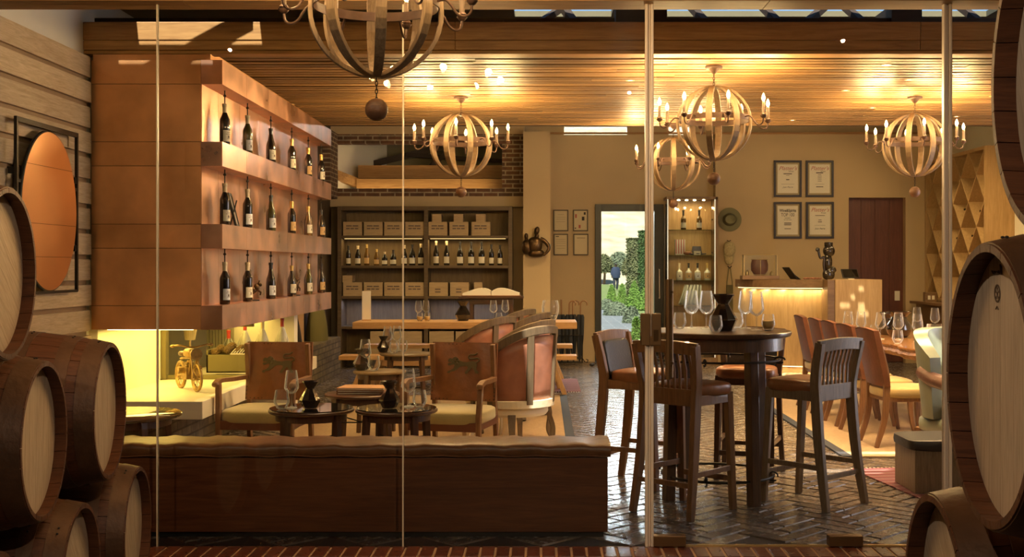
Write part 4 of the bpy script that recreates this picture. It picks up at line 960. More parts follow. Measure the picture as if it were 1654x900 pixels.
# ------------------------------------------------------------------ tub chairs (front = -Y), arched back
def tubchair(label, loc, rz, src=[None]):
    if src[0] is not None:
        return dup(src[0], loc, rz, label, 'curved tub chairs')
    t = thing('tub_chair', label, 'armchair', loc, rz, 'curved tub chairs'); src[0] = t
    Rb = .31
    def ht(a):  # a = angle from rear centre, -110..110 deg
        x = abs(a)/R(112); return 1.0-.36*x**2.2
    def pt(a, z, dr=0): 
        r = Rb+dr+.05*(z-.42); return Vector((r*math.sin(a), .03+r*math.cos(a), z))
    A = [R(-112+224*i/36) for i in range(37)]
    b = MB(); b.strap([pt(a, ht(a), .0) for a in A], [ (pt(a, .8)-Vector((0,.03,.8))).normalized() for a in A], .062, .040); b.build('top_rail', M['greywood'], t, bev=.006)
    b = MB(); b.strap([pt(a, .44, .0) for a in A], [(math.sin(a), math.cos(a), 0) for a in A], .06, .035); b.build('lower_rail', M['creamfab'], t, bev=.004)
    for seg in (-80, -26, 26, 80):
        b = MB(); a = R(seg); w = R(5.2); 
        zz = [.44+(ht(a)-.02-.44)*k/6 for k in range(7)]
        b.strap([pt(a, z, .004) for z in zz], [(math.sin(a), math.cos(a), 0)]*7, .052, .03); b.build('back_splat', M['greywood'], t, bev=.003)
    b = MB(); b.grid(lambda u, v: pt(R(-100+200*u), .46+(ht(R(-100+200*u))-.04-.46)*v, -.004), 30, 6); b.build('outer_panel', M['pinkleather'], t, smooth=True, solid=.006)
    b = MB(); b.grid(lambda u, v: pt(R(-104+208*u), .46+(ht(R(-104+208*u))-.05-.46)*v, -.045-.02*math.sin(math.pi*v)), 30, 6); b.build('inner_pad', M['leather'], t, smooth=True, solid=.03)
    MB().sup((0,-.02,.465), (.285,.295,.065), .6, 32, 14).build('seat', M['creamfab'], t, smooth=60)
    MB().lathe([(.0,.34),(.29,.34),(.305,.36),(.305,.44),(.0,.44)], 40, (0,0,0)).build('seat_frame', M['creamfab'], t, smooth=35)
    for sx, sy in ((-1,-1),(1,-1),(-1,1),(1,1)):
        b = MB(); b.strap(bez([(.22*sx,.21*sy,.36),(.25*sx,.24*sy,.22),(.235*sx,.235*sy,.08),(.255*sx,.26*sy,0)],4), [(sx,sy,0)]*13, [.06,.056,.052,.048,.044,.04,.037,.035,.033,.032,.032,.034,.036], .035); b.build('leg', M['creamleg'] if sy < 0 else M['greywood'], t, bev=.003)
    for s in (-1,1):
        a = R(112)*s; p = pt(a, .70)
        b = MB(); b.tube([p+Vector((0,.06,-.02)), p+Vector((0,-.02,-.02)), p+Vector((0,-.06,-.03))], [.030,.036,.034], 14); b.build('arm_roll', M['leather'], t, smooth=40)
        MB().bar((p.x, p.y, .42),(p.x, p.y, .68), .05, .035).build('arm_post', M['greywood'], t, bev=.003)
    return t
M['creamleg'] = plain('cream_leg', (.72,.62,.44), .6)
for lb, l, rz in [('curved tub chair with rose panels, sunlit base, its arched back closest to the glass', (-.26, 9.10, .022), R(-128)),
                  ('curved tub chair directly behind the sunlit one, aisle side', (-.27, 10.05, .022), R(-120)),
                  ('curved tub chair with tan top rail, aisle side, third from the glass', (-.30, 11.6, .022), R(-115)),
                  ('curved tub chair of the inner file, behind the second lion armchair', (-.62, 10.75, .022), R(-122)),
                  ('curved tub chair deepest in the lounge, next to the trestle table', (-.45, 12.55, .022), R(-118))]:
    tubchair(lb, l, rz)
# ------------------------------------------------------------------ small lounge tables
def cafe(label, loc, r, h, rz=0, wd=None, glassy=False, n=4):
    t = thing('side_table', label, 'table', loc, rz, 'small round lounge tables')
    MB().lathe([(0,h-.024),(r-.012,h-.024),(r,h-.016),(r,h-.004),(r-.006,h),(0,h)], 48).build('tabletop', M['dwoodx'] if wd is None else wd, t, smooth=35)
    MB().lathe([(r*.80,h-.07),(r*.83,h-.07),(r*.83,h-.024),(r*.80,h-.024)], 32).build('apron', M['dwood'], t, smooth=35)
    if glassy: MB().lathe([(0,h+.001),(r*.97,h+.001),(r*.97,h+.007),(0,h+.007)], 48).build('glass_cover', M['blackglass'], t, smooth=35)
    for k in range(n):
        a = math.pi*2*k/n+R(45); c, s = math.cos(a), math.sin(a)
        MB().bar((r*.95*c, r*.95*s, 0), (r*.82*c, r*.82*s, h-.024), .030, .030, up=(c,s,0), w2=.042, h2=.042).build('leg', M['dwood'], t, bev=.002)
    b = MB()
    for k in range(2):
        a = math.pi*k/2+R(45); c, s = math.cos(a)*r*.9, math.sin(a)*r*.9
        b.tube([(-c,-s,h*.38),(0,0,h*.34),(c,s,h*.38)], .007, 6); b.tube([(-c,-s,h*.66),(0,0,h*.62),(c,s,h*.66)], .005, 6)
    for zz in (h*.34, h*.62):
        b.prism([(.035*(1 if k % 2 == 0 else .38)*math.cos(k*math.pi/4), .035*(1 if k % 2 == 0 else .38)*math.sin(k*math.pi/4)) for k in range(8)], .012, Matrix.Translation((0,0,zz)))
    b.build('iron_cross', M['iron'], t); return t
TB = {}
TB['a'] = cafe('dark round side table with carafe in front of the first lion armchair', (P(502,658,250).x, 7.62, .012), .275, .565, R(10), glassy=True)
TB['b'] = cafe('dark round side table with carafe beside the second lion armchair', (P(640,658,250).x, 7.62, .012), .265, .565, R(-8), glassy=True)
TB['c'] = cafe('dark round side table carrying a pile of leather folders between the armchairs', (P(585,632,222).x, 8.56, .012), .27, .565, R(0))
TB['d'] = cafe('brown round side table in the second row, with angled black carafe', (P(613,600,183).x, 10.4, .012), .235, .565, R(20), wd=M['greybrown'] if 'greybrown' in M else M.setdefault('greybrown', wood('smoked_oak', (.14,.09,.045), (.24,.17,.09), 'X', .4, 1.2)))
TB['e'] = cafe('brown round side table farthest into the lounge, before the trestle bench', (P(656,568,152).x, 12.5, .012), .28, .565, R(5), wd=M['greybrown'])
TB['f'] = cafe('wide dark glass round coffee table in front of the hearth slab', (-2.62, 7.30, 0), .37, .585, R(0), wd=M['darkround'] if 'darkround' in M else M.setdefault('darkround', plain('dark_glass_amber_reflection', (.10,.06,.022), .06, coat=.6)), n=4)  # dark glass; the amber tint paints a yellow reflection into its colour
# leather folders
fg = []
for k, (lb, m_) in enumerate([('lowest dark brown leather menu folder in the pile', 'bleather'), ('middle tan leather menu folder in the pile', 'leather'), ('top pale tan leather menu folder in the pile', 'leather')]):
    b = MB(); b.bx(-.17,.17,-.12,.12,0,.004); b.bx(-.17,.17,-.12,.12,.012,.016); b.bx(-.174,-.166,-.12,.12,0,.016)
    o = b.build('menu_folder', M[m_] if k < 2 else M.setdefault('tanlea', plain('tan_leather', (.50,.27,.12), .5, bump=.2)), loc=(TB['c'].location.x+.01*k, 8.56-.01*k, .578+.0165*k), rot=(0,0,R(4-5*k)), bev=.002)
    tag(o, lb, 'menu', 'leather menu folders'); MB().bx(-.164,.166,-.114,.114,.0045,.0115).build('pages', M['paper'], o)
# ------------------------------------------------------------------ trestle table and benches
yT = F/130.
t = thing('trestle_table', 'long honey-oak trestle table behind the lounge, with glasses and a carafe', 'table', (-.94, yT, 0))
b = MB()
for k in range(4): b.bx(-1.36, 1.36, -.38+.19*k, -.38+.19*k+.187, .74, .82)
b.build('tabletop', M['oak'], t, bev=.004)
for sx in (-1.05, 1.05):
    for s in (-1,1):
        MB().bar((sx*1.10, .30*s, 0),(sx*.90, .22*s, .74), .045, .06, up=(1,0,0)).build('leg', M['oakz'], t, bev=.003)
    MB().bar((sx+.05,-.30,.42),(sx+.05,.30,.42), .04,.08).build('cross_rail', M['oakz'], t, bev=.003)
MB().bar((-1.05,0,.30),(1.05,0,.30), .04,.08).build('long_stretcher', M['oak'], t, bev=.003)
def tbench(label, y):
    t = thing('trestle_bench', label, 'bench', (-.98, y, 0))
    MB().bx(-1.38,1.38,-.15,.15,.41,.46).build('seat_plank', M['oak'], t, bev=.004)
    for sx in (-1.1,1.1):
        for s in (-1,1): MB().bar((sx*1.13,.14*s,0),(sx*.98,.09*s,.41), .04,.05, up=(1,0,0)).build('leg', M['oakz'], t, bev=.003)
        MB().bar((sx+.03,-.16,.20),(sx+.03,.16,.20), .03,.06).build('cross_rail', M['oakz'], t)
    return t
tbench('honey-oak bench on the lounge side of the trestle table', F/138.); tbench('honey-oak bench behind the trestle table, on the shelving side', F/121.)
# ------------------------------------------------------------------ dining table + chairs
t = thing('dining_table', 'live-edge slab dining table set with wine glasses, lined by leather-backed chairs', 'table', (3.8, 11.5, .012))
out = []
nE = 40
for i in range(nE+1): y = -1.64+3.28*i/nE; out.append((-.52+.05*math.sin(y*2.2)+.018*math.sin(y*9+1)+.008*math.sin(y*23), y))
for i in range(nE+1): y = 1.64-3.28*i/nE; out.append((.52+.04*math.sin(y*1.9+2)+.015*math.sin(y*8), y))
b = MB(); b.prism(out, .012, Matrix.Translation((0,0,.748)))
b.build('tabletop', wood('slab_top', (.30,.13,.045), (.52,.26,.10), 'Y', .18, .7, 0, coat=.5), t)
b = MB(); n = len(out)
vs = []
for j, (dr, z) in enumerate(((0,.748),(-.012,.725),(.004,.70),(-.02,.675),(-.05,.655))):
    for k, p in enumerate(out): vs.append((p[0]+(-dr if p[0] < 0 else dr)*(1)+ .006*math.sin(k*3.1+j*2)*(j > 0), p[1]*(1+dr*.3), z+.004*math.sin(k*2.3+j)*(j > 0)))
b.add(vs, [(j*n+k, j*n+(k+1) % n, (j+1)*n+(k+1) % n, (j+1)*n+k) for j in range(4) for k in range(n)] + [tuple(4*n+k for k in range(n))])
b.build('live_edge', plain('bark_edge', (.24,.13,.09), .55, var=.6, vs=14, bump=1, bs=40), t, smooth=50)
for yy in (-1.3, 1.3):
    for s in (-1,1):
        b = MB(); b.bar((.40*s-.10, yy, 0), (.34*s, yy, .66), .02, .05, up=(0,1,0)); b.bar((.40*s+.10, yy, 0), (.34*s, yy, .66), .02, .05, up=(0,1,0)); b.build('leg', M['gold'], t)
def dchair(label, loc, rz, src=[None]):   # front +X
    if src[0] is not None: return dup(src[0], loc, rz, label, 'dining chairs at the live-edge table')
    t = thing('dining_chair', label, 'chair', loc, rz, 'dining chairs at the live-edge table'); src[0] = t; wd = M['mwood']
    for s in (-1,1):
        pts = bez([(-.30,.20*s,0),(-.235,.20*s,.22),(-.215,.20*s,.44),(-.225,.205*s,.62),(-.29,.21*s,.90)],4)
        MB().strap(pts, [(1,0,0)]*len(pts), .030, [.034+.02*math.sin(math.pi*min(1,p.z/.9)) for p in pts]).build('leg', wd, t, bev=.003)
        MB().strap(bez([(.24,.21*s,0),(.205,.20*s,.2),(.20,.20*s,.40)],4), [(1,0,0)]*9, [.026,.028,.03,.032,.034,.036,.038,.04,.042], [.030,.03,.034,.036,.038,.04,.044,.046,.048]).build('leg', wd, t, bev=.003)
    b = MB(); b.bx(-.22,.22,-.215,.215,.375,.415); b.build('seat_frame', wd, t, bev=.004)
    MB().sup((.005,0,.445), (.245,.235,.05), .4, 32, 14).build('seat', M['goldfab'], t, smooth=60)
    b = MB()
    def bp(u, v, d): 
        y = -.225+.45*u; z = .50+.46*v; x = -.212-.10*v-.02*math.cos((u-.5)*math.pi)+d; return Vector((x, y, z+.018*math.sin(math.pi*u)*v))
    b.grid(lambda u, v: bp(u, v, .022+.008*math.sin(math.pi*u)), 12, 10); b.grid(lambda u, v: bp(1-u, v, -.022), 12, 10)
    b.grid(lambda u, v: bp(u, 0, .022-.044*v), 12, 1); b.grid(lambda u, v: bp(u, 1, -.022+.044*v), 12, 1); b.grid(lambda u, v: bp(0, u, -.022+.044*v), 10, 1); b.grid(lambda u, v: bp(1, u, .022-.044*v), 10, 1)
    bk = b.build('backrest', M.setdefault('dinleather', plain('dark_chestnut_leather', (.15,.05,.018), .4, var=.2, vs=8, bump=.2)), t, smooth='weld')
    b = MB()
    for i in range(16):
        for d in (.024,-.024): b.sup(bp(.03+.94*i/15, .985, d), (.004,.004,.004), 1, 6, 4)
    b.build('stud', M['bronze'], bk); return t
for i, (y, lb) in enumerate([(9.85,'leather-backed dining chair closest to the sage armchair, gold seat'),(10.52,'leather-backed dining chair, second along the row from the sage armchair'),(11.12,'leather-backed dining chair in the middle of the row'),(11.68,'leather-backed dining chair, second from the reception counter'),(12.35,'leather-backed dining chair at the counter end of the row')]):
    dchair(lb, (3.02, y, .012), R(4-i*1.2))
dchair('gold-seated dining chair at the table corner, partly behind the sage armchair', (3.74, 9.42, .012), R(-62))
dchair('dark dining chair across the live-edge table, seen beneath the slab', (4.55, 10.5, .012), R(180))
dchair('dining chair across the live-edge table, deeper in the room', (4.55, 11.5, .012), R(180))
M['mauve'] = plain('mauve_brown_leather', (.17,.085,.062), .35, var=.3, vs=12, bump=.3)
# ------------------------------------------------------------------ sage wing armchair + upholstered block
t = thing('wing_armchair', 'sage green leather armchair with rolled wooden-fronted arm, partly behind the door jamb', 'armchair', (3.24, 8.86, .0), R(14))
def wing(u, v, d):
    a = R(-100+200*u); r = .36+d; z = .36+(.66-.20*(abs(a)/R(100))**3)*v
    r2 = r*(1+.12*v)
    return Vector((r2*math.sin(a), .02+r2*math.cos(a)*(.9+.2*v), z))
b = MB(); b.grid(lambda u, v: wing(u, v, 0), 30, 8); b.grid(lambda u, v: wing(1-u, v, -.09), 30, 8); b.grid(lambda u, v: wing(u, 1, -.09*v), 30, 2)
b.grid(lambda u, v: wing(0, v, -.09*u), 2, 8); b.grid(lambda u, v: wing(1, v, -.09+.09*u), 2, 8)
b.build('backrest', M['greenlea'], t, smooth='weld')
MB().sup((0,-.05,.40), (.28,.30,.08), .5, 30, 12).build('seat', M['greenlea'], t, smooth=60)
MB().sup((0,-.02,.30), (.33,.33,.07), .4, 30, 12).build('seat_frame', M['greenlea'], t, smooth=60)
for s in (-1,1):
    b = MB(); b.tube(bez([(.30*s,-.36,.60),(.345*s,-.22,.635),(.37*s,-.05,.66),(.36*s,.1,.70)],5), .055, 14); b.sup((.30*s,-.37,.60), (.065,.02,.065), 1, 16, 8); b.build('arm_roll', M['mauve'], t, smooth=50)
    b = MB(); b.strap(bez([(.30*s,-.37,.58),(.325*s,-.36,.45),(.29*s,-.35,.30),(.31*s,-.37,.22)],5), [(0,1,0)]*16, .09, .05); b.build('arm_post', M['mauve'], t, bev=.008)
    for sy in (-1,1): MB().bar((.30*s,.30*sy,0),(.28*s,.27*sy,.26), .03,.03,w2=.055,h2=.055).build('leg', M['mwood'], t, bev=.003)
t = thing('low_bench', 'grey box seat with a dark leather cushion beside the door jamb, under the barrels', 'bench', (3.3, 7.92, .010))
MB().bx(-.86,.86,-.22,.22,0,.28).build('box_base', M['greydk'] if True else None, t, bev=.004)  # same paler oak, daylight put into the grey
b = MB(); b.sup((0,0,.312), (.89,.245,.04), .22, 60, 14); b.build('cushion', M['blackleather'], t, smooth=60)
# ================================================================== GLASSWARE
def on(x, y, z):     # where the pixel ray meets height z
    s = (y-CY)/(EYE-z); return Vector(((x-CX)/s, F/s, z))
_wg = []
def wineglass(x, y, z, label, h=.24, group='wine glasses on the tables'):
    l = on(x, y, z); l.z += .001
    if not _wg:
        t = thing('wine_glass', label, 'glass', l, 0, group); _wg.append(t)
        MB().lathe([(.010,.235-.105+.0),(.012,.0915),(.030,.100),(.047,.128),(.0475,.134),(.044,.165),(.034,.240),(.0332,.2405)][1:], 28, (0,0,0)).build('bowl', M['gglass'], t, smooth=50)
        MB().lathe([(0,0),(.036,0),(.037,.0015),(.012,.006),(.0045,.014),(.0035,.05),(.0045,.085),(.012,.0915),(.0,.0925)], 20).build('stem', M['gglass'], t, smooth=50)
    else: t = dup(_wg[0], l, random.uniform(0, 6), label, group)
    t['label'] = label; t['group'] = group; t.scale = (h/.24,)*3; return t
_tb = []
def tumbler(x, y, z, label, h=.10, group='stemless glasses on the tables', candle=False, sc=None):
    l = on(x, y, z); l.z += .001
    b = MB(); b.lathe([(0,.004),(.020,.0),(.026,.004),(.042,.034),(.0425,.042),(.040,.06),(.034,.100),(.0333,.1004)], 10 if False else 24)
    if not _tb: o = b.build('stemless_glass', M['gglass'], smooth=50, loc=l); _tb.append(o)
    else: o = dup(_tb[0], l, random.uniform(0,6)) if not candle else b.build('stemless_glass', M['gglass'], smooth=50, loc=l)
    o.scale = (h/.10,)*3
    if candle: MB().lathe([(0,.01),(.026,.012),(.036,.034),(.036,.058),(0,.058)], 20).build('candle', M['candlewax'], o, smooth=40)
    return tag(o, label, 'glass', group)
M['candlewax'] = plain('amber_wax', (.75,.50,.18), .5)
M['carafe'] = plain('black_ceramic_glaze', (.018,.012,.009), .12, coat=.8)
_cf = []
def carafe(x, y, z, label, h=.17, lean=0):
    l = on(x, y, z); l.z += .001
    if not _cf:
        o = MB().lathe([(0,0),(.044,0),(.047,.004),(.068,.050),(.066,.056),(.027,.122),(.027,.126),(.053,.166),(.053,.170),(.050,.170),(.024,.128),(.0,.122)], 9).build('carafe', M['carafe'], smooth=14, loc=l); _cf.append(o)
    else: o = dup(_cf[0], l, random.uniform(0,6))
    o.scale = (h/.17,)*3; return tag(o, label, 'carafe', 'black carafes')
zb = 1.083
wineglass(1117, 530, zb, 'tall wine glass on the high bar table close to the pull handle', .25)
wineglass(1141, 531, zb, 'tall wine glass on the high bar table, touching the black carafe', .25)
wineglass(1204, 531, zb, 'tall wine glass on the high bar table before the reception counter corner', .25)
wineglass(1222, 534, zb, 'tall wine glass on the high bar table between its twin and the candle tumbler', .25)
tumbler(1098, 531, zb, 'stemless glass at the handle side of the high bar table', .105)
tumbler(1156, 537, zb, 'stemless glass in front of the black carafe on the high bar table', .105)
tumbler(1191, 530, zb, 'stemless glass behind the twin wine glasses on the high bar table', .10)
tumbler(1241, 534, zb, 'stemless glass with amber candle near the edge of the high bar table', .105, candle=True)
carafe(1168, 534, zb, 'large black flared carafe in the middle of the high bar table', .235)
zt = .578+.008
wineglass(471, 659, zt, 'wine glass on the side table before the first lion armchair', .24)
tumbler(455, 661, zt, 'stemless glass beside the wine glass before the first lion armchair', .12)
carafe(501, 659, zt, 'short black carafe on the side table before the first lion armchair', .172)
wineglass(660, 657, zt, 'wine glass on the side table beside the second lion armchair', .245)
tumbler(678, 658, zt, 'stemless glass on the side table beside the second lion armchair', .11)
carafe(629, 659, zt, 'short black carafe on the side table beside the second lion armchair', .172)
z2 = .578
wineglass(590, 598, z2, 'wine glass on the second-row brown side table', .27)
tumbler(604, 599, z2, 'stemless glass on the second-row brown side table', .13)
carafe(584, 598, z2, 'black carafe on the second-row brown side table', .19)
wineglass(626, 568, z2, 'wine glass beside the carafe on the deepest brown side table', .27)
wineglass(641, 567, z2, 'second wine glass on the deepest brown side table', .27)
tumbler(636, 571, z2, 'stemless glass on the deepest brown side table, in front of the wine glasses', .12)
tumbler(651, 568, z2, 'stemless glass at the outer side of the deepest brown side table', .12)
carafe(619, 569, z2, 'black carafe on the deepest brown side table', .17)
z3 = .82
wineglass(676, 517, z3, 'wine glass of the pair on the trestle table by the glass seal, shelf side', .24)
wineglass(688, 516, z3, 'wine glass of the pair on the trestle table by the glass seal, carafe side', .24)
tumbler(678, 519, z3, 'lit stemless glass in front of the paired wine glasses on the trestle table', .10, candle=True)
tumbler(690, 519, z3, 'second lit stemless glass in front of the paired wine glasses', .10, candle=True)
carafe(748, 518.5, z3, 'black carafe in the middle of the trestle table', .25)
wineglass(797, 518, z3, 'wine glass on the trestle table before the book stand, outer one', .25)
wineglass(816, 517, z3, 'wine glass on the trestle table before the book stand, pier side', .25)
tumbler(806, 518.5, z3, 'stemless glass between the wine glasses before the book stand', .10)
b = MB(); b.lathe([(0,.004),(.06,.0),(.075,.02),(.105,.10),(.11,.17),(.095,.25),(.094,.251)], 28); b.lathe([(0,.006),(.055,.006),(.07,.02),(.080,.06),(0,.06)], 20)
tag(b.build('glass_vase', M['gglass'], smooth=50, loc=on(889, 518, z3)+Vector((0,0,.001))), 'large clear glass vase at the pier end of the trestle table', 'vase')
t = thing('menu_card', 'tall cream menu card standing at the shelving end of the trestle table', 'menu', on(592, 518, z3), R(8))
MB().bx(-.055,.055,-.003,.003,.012,.37).build('card', M['paper'], t); MB().bx(-.06,.06,-.03,.03,0,.014).build('card_holder', M['oak'], t, bev=.003)
z4 = .773
for x, y, lb in [(1370,545,'wine glass on the slab table just behind the middle chair back'),(1391,546,'wine glass on the slab table beside the one behind the middle chair back'),(1422,548,'wine glass on the slab table, first one clear of the chair backs'),(1451,549,'wine glass standing behind the small tumbler on the slab table'),(1482,552,'wine glass on the slab table before the large candle vase'),(1481,535,'wine glass on the far edge of the slab table beyond the black pitcher'),(1510,537,'wine glass on the far edge of the slab table above the vase')]:
    wineglass(x, y, z4, lb, .265)
tumbler(1450, 555, z4, 'stemless glass near the live edge of the slab table', .125)
tumbler(1412, 542, z4, 'stemless glass on the slab table behind the chair row, by the black pitcher', .11)
tumbler(1361, 541, z4, 'stemless glass at the counter end of the slab table', .11)
tumbler(1381, 542, z4, 'stemless glass between the two counter-end wine glasses', .11)
b = MB(); b.lathe([(0,.004),(.05,.0),(.07,.02),(.098,.09),(.095,.12),(.080,.20),(.079,.201)], 28)
o = tag(b.build('glass_vase', M['gglass'], smooth=50, loc=on(1512, 560, z4)+Vector((0,0,.001))), 'large clear tapered glass with an amber candle behind the sage armchair', 'vase')
MB().lathe([(0,.02),(.05,.02),(.06,.05),(.06,.085),(0,.085)], 20).build('candle', M['candlewax'], o, smooth=40)
t = thing('pitcher', 'large black pitcher with a handle on the slab dining table', 'pitcher', on(1452, 545, z4)+Vector((0,0,.001)), R(200))
MB().lathe([(0,0),(.08,0),(.11,.03),(.13,.08),(.12,.13),(.08,.19),(.075,.21),(.12,.255),(.125,.262),(.07,.215),(0,.2)], 20).build('pitcher_body', M['carafe'], t, smooth=25)
MB().tube(bez([(.11,0,.25),(.17,0,.24),(.18,0,.16),(.125,0,.10)],6), .012, 8).build('handle', M['carafe'], t, smooth=True)
carafe(1432, 541, z4, 'black flared carafe beside the pitcher on the slab dining table', .24)
# ================================================================== BACK SHELVING
M['shelfwood'] = wood('smoked_shelf_oak', (.085,.055,.03), (.17,.115,.06), 'X', .5, 1, .06)
M['shelfback'] = wood('shelf_back_oak', (.16,.105,.05), (.26,.18,.09), 'Z', .6, 1)
M['crate'] = wood('pine_crate', (.42,.30,.16), (.58,.43,.25), 'X', .7, 1.5, .12)
X0, X1, Y0s, Y1s = -3.01, -.44, 17.27, 17.75
xm = (688-CX)/110
t = thing('bottle_shelving', 'wide dark oak shelving filling the rear wall with wine crates and bottles', 'shelving', ((X0+X1)/2, 17.5, 0))
def absl(b, name, mat, bev=0): return rel(b.build(name, mat, bev=bev), t)
for x in (X0, xm-.03, X1-.06): absl(MB().bx(x, x+.06, Y0s, Y1s, 0, 2.38), 'upright', M['shelfwood'], .003)
sz = [(.16,.20), (.575,.615), (1.02,1.06), (1.47,1.51), (1.91,1.95), (2.32,2.38)]
for z0, z1 in sz:
    for xa, xb in ((X0+.06, xm-.03), (xm+.03, X1-.06)): absl(MB().bx(xa, xb, Y0s+.01, Y1s, z0, z1), 'shelf_board', M['shelfwood'], .003)
absl(MB().bx(X0, X1, Y1s-.02, Y1s, 0, 2.38), 'back_panel', M['shelfback'])
for xa, xb in ((X0+.1, xm-.06), (xm+.06, X1-.1)):
    o = absl(MB().bx(xa, xb, Y0s+.03, Y0s+.045, 1.898, 1.908), 'led_strip', emitmat('shelf_led', (1,.66,.25), .7))
    light('shelf_glow', 'AREA', ((xa+xb)/2, Y0s+.12, 1.895), 2.2, (1,.68,.30), None, xb-xa, .06)
for xa, xb in ((X0+.1, xm-.06), (xm+.06, X1-.1)): light('lower_shelf_glow', 'AREA', ((xa+xb)/2, Y0s+.10, .99), 3, (.45,.55,1.0), None, xb-xa, .06)
crates = {}
def crate(loc, s, label, group, kind=0):
    key = (tuple(s), kind)
    if key not in crates:
        w, d, h = s; t = thing('wine_crate', label, 'crate', loc, 0, group)
        b = MB(); b.bx(-w/2, w/2, 0, d, 0, h); bd = b.build('crate_box', M['crate'], t, bev=.003)
        b = MB(); b.bx(-w/2, w/2, -.006, 0, 0, h*.5-.001); b.bx(-w/2, w/2, -.006, 0, h*.5+.001, h); b.build('front_board', M['crate'], t)
        b = MB()
        if kind != 2:
            for zz, n in ((.66, 2), (.46, 3)) if kind == 0 else ((.45, 1), (.25, 1)):
                xx = -w*.34 if kind == 0 else -.05
                for q in range(n):
                    ww = w*(.68/n-.04) if kind == 0 else .08; b.bx(xx, xx+ww, -.0075, -.006, h*zz, h*zz+.018); xx += ww+w*.045
            b.build('stencil_print', M['print'], t)
        crates[key] = t
    else: t = dup(crates[key], loc, 0, label, group)
    t['label'] = label; t['group'] = group; return t
px = [(545+(118+222)/2/3.46-25-34, 0)]
cw = .275
posL = [569, 602.5, 635.5, 669.5]; posR = [707, 741, 776.5]
ordn = ['first', 'second', 'third', 'fourth']
for i, x in enumerate(posL): crate(((x-CX)/110, Y0s+.03, 1.951), (cw, .33, .20), 'pine wine crate on the top shelf of the end bay, %s from the corner' % ordn[i], 'crates on the top shelf')
for i, x in enumerate(posR): crate(((x-CX)/110, Y0s+.03, 1.951), (cw, .33, .20), 'pine wine crate on the top shelf of the pier bay, %s from the divider' % ordn[i], 'crates on the top shelf')
for i, x in enumerate((705, 740, 776)): crate(((x-CX)/110, Y0s+.06, 2.152), (.135, .3, .115), 'small crate stacked on the %s top-shelf crate of the pier bay' % ordn[i], 'small crates stacked on the top shelf', 2)
for i, x in enumerate(posL): crate(((x-CX)/110, Y0s+.03, 1.061), (cw, .33, .20), 'pine wine crate on the shelf below the bottles, end bay, %s from the corner' % ordn[i], 'crates below the bottles')
for i, x in enumerate((708, 742)): crate(((x-CX)/110, Y0s+.03, 1.061), (cw, .33, .20), 'pine wine crate on the shelf below the bottles, pier bay, %s from the divider' % ordn[i], 'crates below the bottles', 1)
crate(((772-CX)/110, Y0s+.03, 1.061), (.12, .3, .20), 'narrow crate on the shelf below the bottles beside the book stand', 'crates below the bottles', 2)
crate(((560-CX)/110, Y0s+.06, 1.262), (.14, .28, .10), 'small crate stacked on the corner crate below the bottles', 'crates below the bottles', 2)
for i, x in enumerate((612, 640, 667, 713, 750, 778, 803)):
    lb = 'wine case on the low shelf behind the trestle bench, %s from the corner' % ['first','second','third','fourth','fifth','sixth','seventh'][i]
    crate(((x-CX)/110, Y0s+.03, .201), (.26 if i != 3 else .36, .33, .34), lb, 'cases on the low shelf', 2 if i != 3 else 1)
kinds = {}
def bbottle(x, h, kind, lb):
    l = ((x-CX)/110, Y0s+.16, 1.5105)
    if kind not in kinds:
        a = {'dark': (M['bot_black'], M['cap_cream'], M['lab_cream'], True, .043), 'tan': (M['bot_amber'], M['cap_gold'], M['lab_orange'], True, .040), 'slim': (M['bot_black'], M['cap_black'], M['lab_cream'], True, .048), 'bord': (M['bot_black'], M['cap_black'], M['lab_cream'], False, .038)}[kind]
        kinds[kind] = wbottle('wine_bottle', .33, a[4], .19, a[0], a[1], a[2], lb, 'bottles on the rear shelving', l, 0, burg=a[3], label_rows=False, lz=(.03,.12)); t = kinds[kind]
    else: t = dup(kinds[kind], l, 0, lb, 'bottles on the rear shelving')
    t['label'] = lb; t.scale = (1, 1, h/.33); return t
rowb = [(560,.29,'bord'),(575.5,.29,'dark'),(590,.31,'tan'),(606,.24,'tan'),(619,.20,'dark'),(633,.23,'slim'),(651,.30,'dark'),(664,.31,'slim'),(678,.32,'dark')]
for i, (x, h, k) in enumerate(rowb): bbottle(x, h, k, '%s, lit shelf, end bay, %s from the corner' % ({'bord':'dark bottle with black foil','dark':'dark cream-foiled bottle','tan':'amber bottle with tan label','slim':'dark black-foiled bottle with pale label'}[k], ['first','second','third','fourth','fifth','sixth','seventh','eighth','ninth'][i]))
for i, (x, h, k) in enumerate([(703,.36,'dark'),(720,.36,'dark'),(742,.35,'slim'),(760,.35,'slim'),(777,.35,'slim'),(793,.31,'bord'),(807,.30,'bord')]): bbottle(x, h, k, '%s, lit shelf, pier bay, %s from the divider' % ({'bord':'dark bottle with black foil','dark':'tall dark cream-foiled bottle','slim':'tall dark black-foiled bottle'}[k], ['first','second','third','fourth','fifth','sixth','seventh'][i]))
